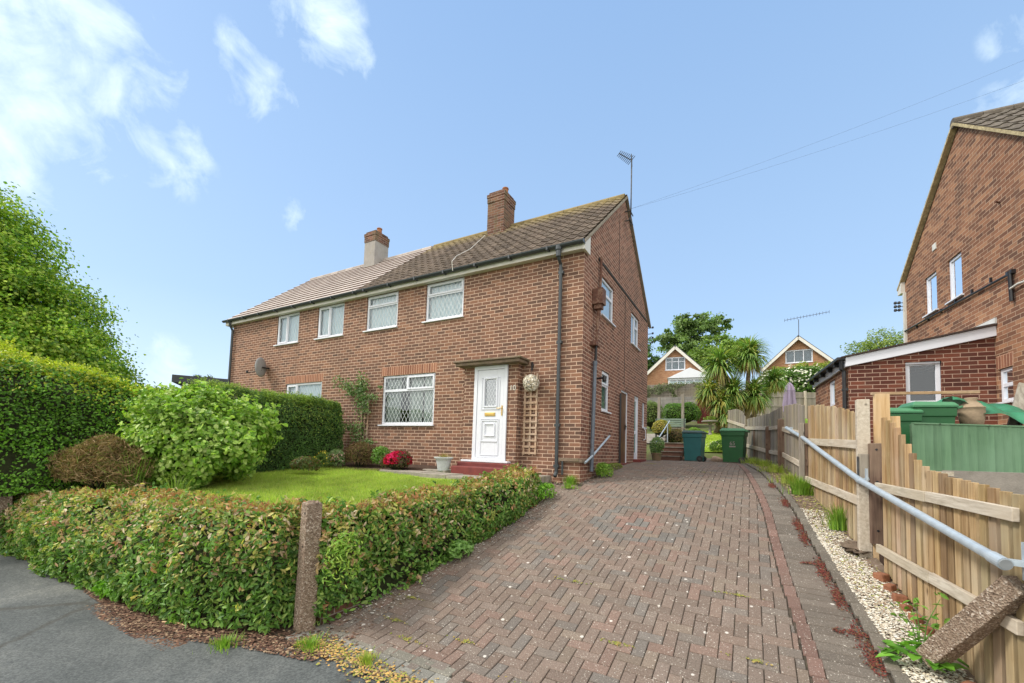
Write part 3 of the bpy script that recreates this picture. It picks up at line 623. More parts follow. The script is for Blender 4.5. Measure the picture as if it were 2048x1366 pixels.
# leaf with glass hole
L_.box(lx0, gx0, yl, yl + .045, lz0, lz1).box(gx1, lx1, yl, yl + .045, lz0, lz1).box(gx0, gx1, yl, yl + .045, lz0, gz0).box(gx0, gx1, yl, yl + .045, gz1 + .07, lz1)
for i in range(8):    # arched head infill
    a, b = gx0 + (gx1 - gx0) * i / 8, gx0 + (gx1 - gx0) * (i + 1) / 8; t = ((i + .5) / 8 - .5) * 2; zz = gz1 + .065 * math.sqrt(max(0, 1 - t * t))
    L_.box(a, b, yl, yl + .045, zz, gz1 + .0705)
def mould(mb, a, b, c, d, t=.026, h=.024):
    for q in ((a, a + t, c, d), (b - t, b, c, d), (a + t, b - t, c, c + t), (a + t, b - t, d - t, d)): mb.box(q[0], q[1], yl - h, yl + .001, q[2], q[3])
mould(L_, gx0 - .03, gx1 + .03, gz0 - .03, gz1 + .09); mould(L_, -2.29, -1.81, .935, 1.665, .016, .014)
mould(L_, -2.27, -1.83, .22, .70, .02, .018); mould(L_, -2.19, -1.91, .34, .63); mould(L_, -2.29, -1.81, -.08, .735, .016, .014)
lf = L_.build('door_leaf', M_['upvc'], door, bevel=.004)
m = MB(); m.add([(gx0, yl + .02, gz0), (gx1, yl + .02, gz0), (gx1, yl + .02, gz1 + .07), (gx0, yl + .02, gz1 + .07)], [(0, 1, 2, 3)]); m.build('door_glass', glass('door_leaded_glass', (.075, .13, .05), tint=(.6, .7, .72), gl=.25), door)
m = MB(); m.box(-2.185, -1.915, yl - .014, yl + .001, .79, .87).box(-2.165, -1.935, yl - .02, yl - .012, .805, .855); m.build('letter_box', M_['brass'], door, bevel=.003)
m = MB(); m.box(-1.755, -1.725, yl - .012, yl, .80, 1.02).tube([(-1.74, yl - .01, .96), (-1.74, yl - .055, .96)], .009).tube([(-1.74, yl - .055, .96), (-1.85, yl - .055, .955)], .009); m.build('handle', M_['brass'], door)
m = MB(); m.box(-2.72, -1.50, -.34, -.002, -.235, -.195); m.build('threshold', M_['upvc'], H, bevel=.006)
m = MB(); m.box(-2.78, -1.4, -.40, -.203, -.9, -.243).box(-2.70, -1.35, -.72, -.401, -.9, -.33); m.build('door_step', M_['step'], H, bevel=.02)
text_mesh('house_number', '10', .16, M_['upvc_warm'], H, (-1.50, -.206, 1.40), (math.pi / 2, 0, 0))
# side doors
def side_door(y0, y1, z0, z1, glz):
    f = MB(); t = .045
    f.box(-.09, -.02, y0 + .003, y0 + t, z0, z1 - .003).box(-.09, -.02, y1 - t, y1 - .003, z0, z1 - .003).box(-.09, -.02, y0 + t, y1 - t, z1 - t, z1 - .003)
    d = f.build('side_door', M_['upvc'], H, bevel=.004)
    if glz:
        m = MB(); m.box(-.085, -.04, y0 + t, y0 + t + .09, z0, z1 - t).box(-.085, -.04, y1 - t - .09, y1 - t, z0, z1 - t).box(-.085, -.04, y0 + t + .09, y1 - t - .09, z0, z0 + .2).box(-.085, -.04, y0 + t + .09, y1 - t - .09, z0 + .75, z0 + .85).box(-.085, -.04, y0 + t + .09, y1 - t - .09, z1 - t - .1, z1 - t)
        m.build('door_leaf', M_['upvc'], d, bevel=.004)
        m = MB(); m.box(-.07, -.06, y0 + t + .09, y1 - t - .09, z0 + .2, z0 + .75).box(-.07, -.06, y0 + t + .09, y1 - t - .09, z0 + .85, z1 - t - .1); m.build('pane', M_['frosted'], d)
    else:
        m = MB(); m.box(-.085, -.045, y0 + t, y1 - t, z0, z1 - t); m.build('door_leaf', M_['wood_door'], d)
        m = MB(); m.box(-.045, -.02, y1 - t - .1, y1 - t - .06, .72, .86).tube([(-.02, y1 - t - .08, .80), (.02, y1 - t - .08, .80), (.02, y1 - t - .2, .80)], .01); m.build('handle', M_['black'], d)
    return d
side_door(3.02, 3.75, -.2, 1.76, False)['label'] = 'brown varnished timber side door'
side_door(4.52, 5.05, -.1, 1.79, True)['label'] = 'white side door with tall frosted panes'
m = MB(); m.box(.001, .22, 4.4, 5.2, -.3, -.10); m.build('side_step', M_['step'], H, bevel=.015)
m = MB(); m.box(.001, .06, 2.95, 3.8, -.35, -.205); m.build('side_step', M_['step'], H, bevel=.015)
# string course of dark tiles along the gable and settlement joint
m = MB()
yy = .92
while yy < 5.9: m.box(.0015, .014, yy, yy + .225, 4.44, 4.505, (random.uniform(.7, 1.2),) * 3); yy += .235
m.build('string_course', plain('sooty_tile', (.055, .05, .045), (.03, .028, .026), 12, .9, .4), H)
m = MB(); m.tube([(.004, 2.6, 6.4), (.004, 2.62, 4.6)], .006, 6).tube([(.004, 3.28, 4.4), (.004, 3.30, 1.85)], .006, 6); m.build('cable', M_['black'], H)
# eaves: soffit, fascia, gutter
m = MB(); m.box(-6.73, .003, -.115, -.002, 4.245, 4.27).box(-6.73, .003, -.135, -.115, 4.24, 4.37); m.build('fascia', M_['upvc_warm'], H, bevel=.003)
m = MB(); m.prism([(-.15, 4.22), (.20, 4.22), (.20, 4.64), (-.15, 4.36)], 0, .004, .06); m.build('box_end', M_['upvc_warm'], H, bevel=.003)
def gutter(x0, x1, y, z, r=.062):
    m = MB(); n = 8; vs = []; fs = []
    for x in (x0, x1):
        for rr in (r, r - .006):
            for k in range(n + 1): a = math.pi + math.pi * k / n; vs.append((x, y + rr * math.cos(a), z + rr * math.sin(a)))
    N = n + 1
    for k in range(n): fs += [(k, k + 1, 2 * N + k + 1, 2 * N + k), (N + k, 3 * N + k, 3 * N + k + 1, N + k + 1), (k, N + k, N + k + 1, k + 1), (2 * N + k, 2 * N + k + 1, 3 * N + k + 1, 3 * N + k)]
    fs += [(0, 2 * N, 3 * N, N), (n, N + n, 3 * N + n, 2 * N + n)]
    m.add(vs, fs)
    x = x0 + .4
    while x < x1: m.box(x - .02, x + .02, y - r - .008, y + r + .008, z - r - .012, z + .004); x += .93
    return m
g = gutter(-6.73, .06, -.20, 4.385); g.box(.055, .065, -.263, -.137, 4.32, 4.39); g.build('gutter', M_['gutter'], H)
m = MB(); m.lathe([(.055, -.12), (.055, 0), (.07, .02), (.07, .10)], (-.50, -.20, 4.26), 12).tube([(-.50, -.20, 4.16), (-.50, -.16, 4.09), (-.50, -.07, 4.02), (-.50, -.06, 3.9)], .036, 10).tube([(-.50, -.055, 3.95), (-.49, -.055, -.40)], .037, 12)
for z in (3.85, 2.35, .6, -.25): m.box(-.55, -.44, -.08, -.002, z - .03, z + .03)
m.tube([(-.49, -.055, -.38), (-.49, -.12, -.46)], .04, 10).tube([(-.36, -.05, .0 - .1), (-.36, -.05, -.42)], .022, 8); m.build('downpipe', M_['gutter'], H)
# roof
m = MB(); tiled_slope(m, -6.75, .05, EV, RG, 13, .24, .030, .022, tcol(.72, 1.18)); tiled_slope(m, -6.75, .05, BE, RG, 13, .24, .030, .022, tcol(.72, 1.18, 2))
xx = -6.75
while xx < 0: m.tube([(xx, 3.13, 7.135), (min(xx + .44, .05), 3.13, 7.135)], .105, 10, (random.uniform(.8, 1.2),) * 3); xx += .45
rf = m.build('roof', M_['tile_dark'], H, smooth=False)
m = MB()
for (ya, za, yb, zb) in ((EV[0], EV[1], 3.13, 7.16), (BE[0], BE[1], 3.13, 7.16)): m.bar((.035, ya, za - .03), (.035, yb, zb - .03), .07, .05, (0, 0, 1))
m.build('verge', plain('verge_mortar', (.34, .30, .24), (.22, .19, .15), 8, .95, .5, 30), rf)
m = MB(); m.tube([(-4.2, 2.5, 6.72), (-3.8, 1.2, 5.62), (-3.5, .2, 4.93), (-3.2, -.35, 4.5), (-3.18, -.33, 4.28)], .008, 6); m.build('aerial_cable', M_['upvc_warm'], rf)
chimney(H, -4.22, -3.62, 2.62, 3.28, 6.4, 8.16)
# things on the gable: waste pipes, hopper, lamp, cable box
m = MB(); m.box(.01, .24, .52, .76, 3.28, 3.62).box(.03, .2, .56, .72, 3.18, 3.28); m.tube([(.11, .64, 3.2), (.09, .62, 2.35)], .03, 10).tube([(.08, .62, 2.45), (.08, .58, 2.38)], .05, 10).box(.0, .14, .45, .75, 2.36, 2.44)
m.tube([(.06, .95, 4.5), (.05, .93, 3.6)], .03, 8).tube([(.06, .80, 3.3), (.05, .92, 3.05)], .02, 8); m.build('hopper', M_['rusty'], H)
m = MB(); m.tube([(.075, .60, 2.0), (.075, .50, -.35)], .042, 12).tube([(.075, .60, 2.03), (.075, .60, 1.95)], .05, 12); m.build('waste_pipe', M_['pipe_blue'], H)
m = MB(); m.tube([(.09, .60, 2.36), (.085, .60, 2.0)], .03, 10); m.build('pipe_stack', M_['black'], H)
m = MB(); m.tube([(.09, .05, -.16), (.09, .55, .0), (.09, 1.72, .46)], .024, 10); m.build('overflow_pipe', M_['steel'], H)
m = MB(); m.box(-.44, .0, -.075, -.002, -.145, -.075).box(.001, .07, -.075, .42, -.16, -.10); m.build('ledge', M_['canopy'], H, bevel=.008)
m = MB(); m.tube([(.0, .98, 1.72), (.16, .96, 1.72)], .022, 8).lathe([(.03, 0), (.045, .03), (.045, .12), (.02, .13)], (.18, .95, 1.63), 12); m.build('wall_lamp', M_['black'], H)
m = MB(); m.tube([(.05, 2.78, 1.62), (.05, 2.80, -.3)], .026, 8).tube([(.05, 2.80, -.3), (.05, 2.80, -.32)], .03, 8); m.build('cable_conduit', M_['black'], H)
m = MB(); m.tube([(.04, 5.6, .9), (.10, 5.6, .8), (.10, 5.62, .55), (.05, 5.55, .5)], .012, 6); m.build('hanging_cable', M_['upvc'], H)
for z in (4.3, 4.1, 3.95, 3.8): m = MB(); m.tube([(.0, 6.27, z), (.14, 6.34, z + .02)], .012, 6).lathe([(.02, 0), (.035, .02), (.03, .06)], (.14, 6.34, z), 8); m.build('insulator', M_['black'], H)
# TV aerial fixed to the gable apex
A = thing('tv_aerial', 'slim mast with small TV aerial bracketed to the gable top of the right house', 'aerial', (.14, 3.2, 6.3))
m = MB(); m.tube([(0, 0, .05), (0, 0, 1.95)], .018, 8); m.build('mast', M_['steel_dark'], A)
for z in (.12, .38): m = MB(); m.bar((-.13, -.14, z), (.05, -.14, z), .02, .03).bar((.02, -.22, z), (.02, .16, z + .0), .02, .025); m.build('bracket', M_['steel_dark'], A)
m = MB(); m.tube([(0, .05, 1.93), (-.28, -.26, 2.03)], .012, 6).tube([(0, .05, 1.75), (-.02, .03, 2.12)], .012, 6)
for t in np.linspace(0.05, 1, 9): c = Vector((0, .05, 1.93)).lerp(Vector((-.28, -.26, 2.03)), t); L9 = .17 * (1 - .4 * t); m.tube([c + Vector((.74, -.67, .1)) * L9, c - Vector((.74, -.67, .1)) * L9], .009, 5)
m.build('antenna', M_['steel_dark'], A)

# ---- attached house on the left of the pair
H2 = thing('brick_house', 'left half of the brick pair, with pale roof tiles banded by coloured-in shadow lines, behind the dark hedge', 'house', (0, 0, 0))
F2 = [(-8.45, -7.25, 3.26, 4.25), (-10.67, -9.51, 3.26, 4.25), (-9.98, -8.2, .62, 1.93)]
F2[0] = (-8.59, -7.39, 3.26, 4.25)
m = MB(); wall_plane(m, 1, 0, -13.35, -6.734, -.9, 4.30, F2, .1); m.build('front_wall', M_['brick'], H2)
m = MB(); m.add([(-13.35, 6.26, -.9), (-13.35, 0, -.9), (-13.35, 0, 4.46), (-13.35, 3.13, 7.05), (-13.35, 6.26, 4.46)], [(0, 1, 2, 3, 4)]).add([(-13.35, 6.26, -.9), (-6.73, 6.26, -.9), (-6.73, 6.26, 4.4), (-13.35, 6.26, 4.4)], [(0, 1, 2, 3)]); m.build('side_wall', M_['brick_gable'], H2)
m = MB(); m.box(-13.2, -6.8, .9, .95, -.5, 4.2).box(-13.2, -6.8, .12, 6, 2.4, 2.45); m.build('inner_wall', M_['dark_in'], H2)
for (a0, a1) in ((-8.59, -7.39), (-10.67, -9.51)):
    mid = (a0 + a1) / 2 - .06; window(H2, 1, 0, a0, a1, 3.26, 4.25, -1, bars=[('v', mid, 3.32, 4.19)], sash=[(a0 + .05, mid, 3.31, 4.2)], **wL)
window(H2, 1, 0, -9.98, -8.2, .62, 1.93, -1, bars=[('v', -9.45, .68, 1.87)], sash=[(-9.93, -9.45, .67, 1.88)], **wL)
soldier(H2, -10.02, -8.15, 1.935)
m = MB(); m.box(-13.55, -6.735, -.115, -.002, 4.245, 4.27).box(-13.55, -6.735, -.135, -.115, 4.24, 4.37).prism([(-.15, 4.22), (.20, 4.22), (.20, 4.64), (-.15, 4.36)], 0, -13.6, -13.36); m.build('fascia', M_['upvc_warm'], H2)
gutter(-13.66, -6.735, -.20, 4.385).build('gutter', M_['gutter'], H2)
m = MB(); m.tube([(-13.26, -.20, 4.33), (-13.26, -.16, 4.2), (-13.26, -.07, 4.02), (-13.26, -.06, -.3)], .04, 10); m.build('downpipe', M_['gutter'], H2)
m = MB(); tiled_slope(m, -13.65, -6.76, EV, RG, 13, .33, 0, .034, tcol(.90, 1.10, 5), True); tiled_slope(m, -13.65, -6.76, BE, RG, 13, .33, 0, .045, tcol(.86, 1.14, 6), True)
xx = -13.6
while xx < -6.9: m.tube([(xx, 3.13, 7.13), (min(xx + .44, -6.76), 3.13, 7.13)], .10, 10, (random.uniform(.8, 1.1),) * 3); xx += .45
m.build('roof', M_['tile_pale'], H2)
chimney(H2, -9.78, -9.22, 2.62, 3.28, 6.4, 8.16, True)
m = MB(); m.tube([(-.0, .17, .0), (-.0, -.02, .0)], .02, 8)
dish = thing('satellite_dish', 'grey satellite dish on the wall of the left house above the hedge', 'satellite dish', (-10.95, -.25, 2.5))
m = MB(); vs = []; fs = []
for i in range(6):
    for k in range(20):
        r = .30 * i / 5; a = 2 * math.pi * k / 20; vs.append((r * math.cos(a), -.35 * (r * r) * 1.0, r * 1.08 * math.sin(a)))
for i in range(5):
    for k in range(20): fs.append((i * 20 + k, i * 20 + (k + 1) % 20, (i + 1) * 20 + (k + 1) % 20, (i + 1) * 20 + k))
m.add(vs, fs); d_ = m.build('reflector', plain('grey_dish_metal', (.36, .37, .38), (.3, .31, .32), 5, .6), dish, smooth=True); d_.rotation_euler = (0, 0, math.radians(-62)); sm = d_.modifiers.new('solid', 'SOLIDIFY'); sm.thickness = .012
m = MB(); m.tube([(0, .24, 0), (0, 0, 0)], .025, 8).tube([(0, 0, -.1), (-.33, -.26, -.2)], .012, 6).lathe([(.02, 0), (.035, .02), (.035, .08), (.01, .09)], (-.34, -.27, -.22), 10); m.build('arm', M_['black'], dish)

# ---- neighbour's house on the right
NO = (6.948, 2.915, 0); NR = .08
N = thing('brick_house', 'tall brick gable of the neighbouring house beyond the fence, with two narrow upstairs windows', 'house', NO, NR)
GN = [(2.09, 2.68, 3.63, 4.56), (1.02, 1.59, 3.60, 4.54), (-.46, -.055, 1.19, 1.80)]
YA, YB, YR = -1.9, 3.80, .95
m = MB(); wall_plane(m, 0, 0, YA, YB, -1.2, 4.6, GN, .1)
m.add([(0, YA, 4.6), (0, YB, 4.6), (0, YB, 4.86), (0, YR, 7.22), (0, YA, 4.86)], [(0, 1, 2, 3, 4)]); m.build('gable_wall', M_['brick_n'], N)
m = MB(); m.add([(0, YA, -1.2), (9, YA, -1.2), (9, YA, 4.8), (0, YA, 4.8)], [(0, 1, 2, 3)]).add([(0, YB, -1.2), (9, YB, -1.2), (9, YB, 4.8), (0, YB, 4.8)], [(0, 1, 2, 3)]).add([(9, YA, -1.2), (9, YB, -1.2), (9, YB, 4.8), (9, YA, 4.8)], [(0, 1, 2, 3)]); m.build('wall', M_['brick_n'], N)
m = MB(); m.box(.9, .95, YA + .1, YB - .1, 0, 4.5); m.build('inner_wall', M_['dark_in'], N)
window(N, 0, 0, 2.09, 2.68, 3.63, 4.56, -1, lead=False, curtain='curtain', curt_d=.05, glassm=M_['glass_sky'], sill_ext=.06)
window(N, 0, 0, 1.02, 1.59, 3.60, 4.54, -1, lead=False, curtain='curtain', curt_d=.05, glassm=M_['glass_sky'], sill_ext=.06)
window(N, 0, 0, -.46, -.055, 1.19, 1.80, -1, lead=False, curtain='frosted', bars=[('h', 1.5)], sill_ext=.02)
soldier(N, -.50, -.02, 1.803, 0, 0, -1)
m = MB(); tiled_slope(m, -.10, 9, (YA - .3, 4.72), (YR, 7.33), 12, .30, .03, .025, tcol(.7, 1.2, 8)); tiled_slope(m, -.10, 9, (YB + .22, 4.80), (YR, 7.33), 12, .30, .03, .025, tcol(.7, 1.2, 9))
xx = -.1
while xx < 9: m.tube([(xx, YR, 7.31), (xx + .44, YR, 7.31)], .105, 10, (random.uniform(.8, 1.2),) * 3); xx += .45
nr = m.build('roof', M_['tile_n'], N)
m = MB(); m.bar((-.05, YB + .22, 4.77), (-.05, YR, 7.30), .11, .05).bar((-.05, YA - .3, 4.69), (-.05, YR, 7.30), .11, .05); m.build('verge', plain('yellow_verge_mortar', (.46, .38, .22), (.30, .24, .14), 10, .95, .6, 30, dirt=(14, .5, (.62, .52, .3), .8)), nr)
m = MB(); m.prism([(YB, 4.62), (YB + .22, 4.62), (YB + .22, 4.80), (YB, 4.98)], 0, -.09, .0).box(-.05, -.0, YB - .06, YB + .03, 1.8, 4.62); m.build('box_end', M_['upvc_warm'], N)
m = MB(); m.tube([(-.04, -.53, 3.40), (-.04, 2.4, 3.52), (-.04, 3.75, 3.56)], .022, 8).tube([(-.05, -.60, 3.44), (-.05, -.62, 2.9)], .03, 8).box(-.06, 0, -.66, -.5, 3.38, 3.45)
yy = 0
while yy < 3.6: m.box(-.035, 0, yy, yy + .03, 3.47, 3.56); yy += .62
m.build('wall_cable', M_['black'], N)
m = MB(); m.tube([(0, -.55, 3.1), (-.06, -.62, 3.12), (-.05, -.8, 3.14), (-.05, -1.1, 3.1)], .018, 8); m.build('overflow_pipe', M_['upvc_warm'], N)
m = MB(); m.box(-.02, -.001, 2.04, 2.2, 5.05, 5.2); m.build('wall_vent', M_['upvc_warm'], N); m = MB(); m.tube([(0, -.3, 4.83), (-.1, -.38, 4.83)], .015, 6); m.build('wall_hook', M_['rusty'], N)
for i, z in enumerate((4.36, 4.26, 4.16)): m = MB(); m.tube([(-.02, YB + .02, z), (-.22, YB + .05, z + .02)], .01, 6).lathe([(.02, 0), (.04, .02), (.03, .07)], (-.12, YB + .04, z - .02), 8).lathe([(.02, 0), (.04, .02), (.03, .07)], (-.2, YB + .04, z - .02), 8); m.build('insulator', M_['black'], N)
# single-storey extension (part of that house)
EX = MB(); wall_plane(EX, 1, 0, -2.187, -.002, -1.0, 1.985, [(-1.284, -.75, 1.15, 2.035)][:0] or [], .1)
m = MB(); XE, YE = -2.187, 2.95
wall_plane(m, 1, 0, XE, -.003, -1.0, 1.19, [], .1); wall_plane(m, 1, 0, XE, -.003, 1.19, 1.98, [(-1.284, -.752, 1.19, 1.98)], .1)
m.v += []; 
m.add([(XE, 0, 1.98), (-1.284, 0, 1.98), (-1.284, 0, 2.03), (-.752, 0, 2.03), (-.752, 0, 1.98), (-.003, 0, 1.98), (-.003, 0, 2.50), (XE, 0, 2.07)], [(0, 1, 2, 7), (2, 3, 6, 7), (3, 4, 5, 6)])
m.build('extension_wall', M_['brick_ext'], N)
m = MB(); wall_plane(m, 0, XE, 0, YE, -1.0, 2.06, [(1.05, 1.64, 1.32, 1.915)], .1); m.add([(XE, YE, -1), (0, YE, -1), (0, YE, 2.5), (XE, YE, 2.06)], [(0, 1, 2, 3)]); m.build('extension_side_wall', M_['brick_n'], N)
m = MB(); m.box(XE + .1, -.1, .8, .85, -.5, 1.95).box(XE + .9, XE + .95, .1, YE - .1, -.5, 1.9); m.build('extension_inner_wall', M_['dark_in'], N)
window(N, 1, 0, -1.284, -.752, 1.19, 2.03, -1, lead=False, curtain='none', sill=False, fw_=.075, glassm=glass('clear_window_glass', gl=.06))
window(N, 0, XE, 1.05, 1.64, 1.32, 1.915, -1, lead=False, curtain='frosted', sill=False, bars=[('v', 1.52, 1.38, 1.86)])
m = MB(); sl = (2.46 - 2.02) / (2.18)
def zb(x): return 1.995 + (x - XE) * .202
m.add([(XE - .06, -.06, zb(XE - .06)), (.0, -.06, zb(0)), (.0, -.06, zb(0) + .19), (XE - .06, -.06, zb(XE - .06) + .19), (XE - .06, -.002, zb(XE - .06)), (-.001, -.002, zb(0)), (-.001, -.002, zb(0) + .19), (XE - .06, -.002, zb(XE - .06) + .19)],
      [(0, 1, 2, 3), (7, 6, 5, 4), (0, 4, 5, 1), (1, 5, 6, 2), (2, 6, 7, 3), (3, 7, 4, 0)])
m.box(XE - .06, XE - .004, .0, YE + .05, 1.985, 2.13); m.build('bargeboard', M_['upvc'], N, bevel=.003)
m = MB(); z_ = .195
m.add([(XE - .14, -.10, zb(XE) + z_ - .03), (0, -.10, zb(0) + z_), (0, YE + .1, zb(0) + z_), (XE - .14, YE + .1, zb(XE) + z_ - .03), (XE - .14, -.10, zb(XE) + z_), (0, -.10, zb(0) + z_ + .03), (0, YE + .1, zb(0) + z_ + .03), (XE - .14, YE + .1, zb(XE) + z_)],
      [(0, 3, 2, 1), (4, 5, 6, 7), (0, 1, 5, 4), (1, 2, 6, 5), (2, 3, 7, 6), (3, 0, 4, 7)])
m.build('extension_roof', plain('bitumen_felt', (.075, .05, .042), (.04, .03, .026), 6, .9, .4, 30), N)
m = MB(); m.add([(-.35, -.09, zb(-.35) + .235), (0.0, -.09, zb(0) + .235), (0, 2.9, zb(0) + .235), (-.35, 2.9, zb(-.35) + .235)], [(0, 1, 2, 3)]).box(-.03, -.002, -.09, 2.9, zb(0) + .2, zb(0) + .33); m.build('lead_flashing', plain('pale_flashing', (.6, .6, .58), None, 5, .6), N)
m = MB(); m.box(XE - .20, XE - .07, -.06, YE + .08, 2.135, 2.185)
for yy in (.35, .95, 1.6, 2.3, 2.8): m.box(XE - .16, XE - .061, yy, yy + .05, 2.05, 2.135)
m.tube([(XE - .11, .03, 2.14), (XE - .11, .05, 1.95), (XE - .06, .06, 1.9), (XE - .055, .06, .3)], .038, 10).box(XE - .10, XE - .001, .02, .1, 1.5, 1.55).box(XE - .10, XE - .001, .02, .1, .9, .95); m.build('extension_gutter', M_['black'], N)

# ------------------------------------------------------------------ foliage
def fnoise(p, s, seed=0):       # smooth pseudo noise in -1..1 from sums of sines
    r = np.random.default_rng(seed); t = np.zeros(len(p))
    for k in range(5):
        d = r.normal(size=3); d /= np.linalg.norm(d); t += np.sin(p @ d * s * (1 + .55 * k) + r.uniform(0, 6.28)) / (1 + .5 * k)
    return t / 2.2
def unit(v): return v / np.maximum(np.linalg.norm(v, axis=-1, keepdims=True), 1e-9)
def leaves(name, mat, P, N, L, W, C, parent=None, up_bias=.3, droop=0.0, jit=.8, tag_=None, fold=.18, A=None):
    """one small folded leaf per point; P centres, N outward direction, L, W sizes, C colours"""
    n = len(P); L = np.broadcast_to(L, n) * rng.uniform(.7, 1.25, n); W = np.broadcast_to(W, n) * rng.uniform(.75, 1.2, n)
    nn = unit(N + rng.normal(0, jit, (n, 3)) + np.array([0, 0, up_bias])); a = rng.normal(size=(n, 3)) + (0 if A is None else A); a = unit(a - nn * np.sum(a * nn, 1, keepdims=True)); a[:, 2] -= droop; a = unit(a); b = unit(np.cross(nn, a))
    v = np.empty((n, 6, 3)); h = (L / 2)[:, None]; wv = (W / 2)[:, None]; up_ = nn * (W * fold)[:, None]
    v[:, 0] = P - a * h; v[:, 1] = P - a * h * .25 + b * wv + up_; v[:, 2] = P + a * h * .45 + b * wv * .8 + up_ * .8; v[:, 3] = P + a * h - nn * (L * .08)[:, None]
    v[:, 4] = P + a * h * .45 - b * wv * .8 + up_ * .8; v[:, 5] = P - a * h * .25 - b * wv + up_
    me = bpy.data.meshes.new(name); me.vertices.add(n * 6); me.vertices.foreach_set('co', v.astype(np.float32).ravel())
    base = (np.arange(n) * 6)[:, None]; lp = (base + np.array([[0, 1, 2, 3, 0, 3, 4, 5]])).astype(np.int32).ravel()
    me.loops.add(n * 8); me.loops.foreach_set('vertex_index', lp); me.polygons.add(n * 2)
    me.polygons.foreach_set('loop_start', (np.arange(n * 2) * 4).astype(np.int32)); me.update(calc_edges=True)
    ca = me.color_attributes.new('Col', 'FLOAT_COLOR', 'POINT'); cc = np.ones((n, 6, 4), np.float32); cc[:, :, :3] = np.clip(C, 0, 1)[:, None, :]; ca.data.foreach_set('color', cc.ravel())
    me.materials.append(mat); return link(name, me, parent, 0, tag_)
def pick(pal, n, wts=None):
    pal = np.array(pal); i = rng.choice(len(pal), n, p=None if wts is None else np.array(wts) / np.sum(wts)); return pal[i] * rng.uniform(.75, 1.2, (n, 1))
def ell_points(c, r, n, shell=.16, seed=1, lump=.12, lumps=2.5, lo=-1.0):
    d = unit(rng.normal(size=(n, 3))); d[:, 2] = np.where(d[:, 2] < lo, -d[:, 2], d[:, 2]); c = np.array(c); r = np.array(r)
    rr = 1 - np.abs(rng.normal(0, shell, n)) + lump * fnoise(d * r, lumps * 2, seed)
    return c + d * r * rr[:, None], unit(d / r)
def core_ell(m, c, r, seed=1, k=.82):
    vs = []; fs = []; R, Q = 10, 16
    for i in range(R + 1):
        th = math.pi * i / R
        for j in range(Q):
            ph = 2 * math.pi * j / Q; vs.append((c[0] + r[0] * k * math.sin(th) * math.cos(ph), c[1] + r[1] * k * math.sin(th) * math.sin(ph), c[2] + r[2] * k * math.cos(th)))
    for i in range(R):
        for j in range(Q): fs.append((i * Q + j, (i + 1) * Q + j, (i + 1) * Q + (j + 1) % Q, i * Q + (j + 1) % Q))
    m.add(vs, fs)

# --- low wall and front hedge
m = MB(); m.box(-7.2, -1.05, -5.30, -5.08, -2.0, -1.12).box(-.86, -.70, -5.3, -.9, -2.0, -1.08)
x = -12
lw = m.build('low_wall', M_['brick_dark'], tag_=('low brick retaining wall under the front hedge, mostly hidden by leaves', 'wall'))
m = MB(); m.box(-2.6, -.95, -5.34, -5.04, -1.12, -1.06).box(-.9, -.66, -5.34, -1.6, -1.079, -1.03); m.build('coping', M_['concrete_grey'], lw, bevel=.01)

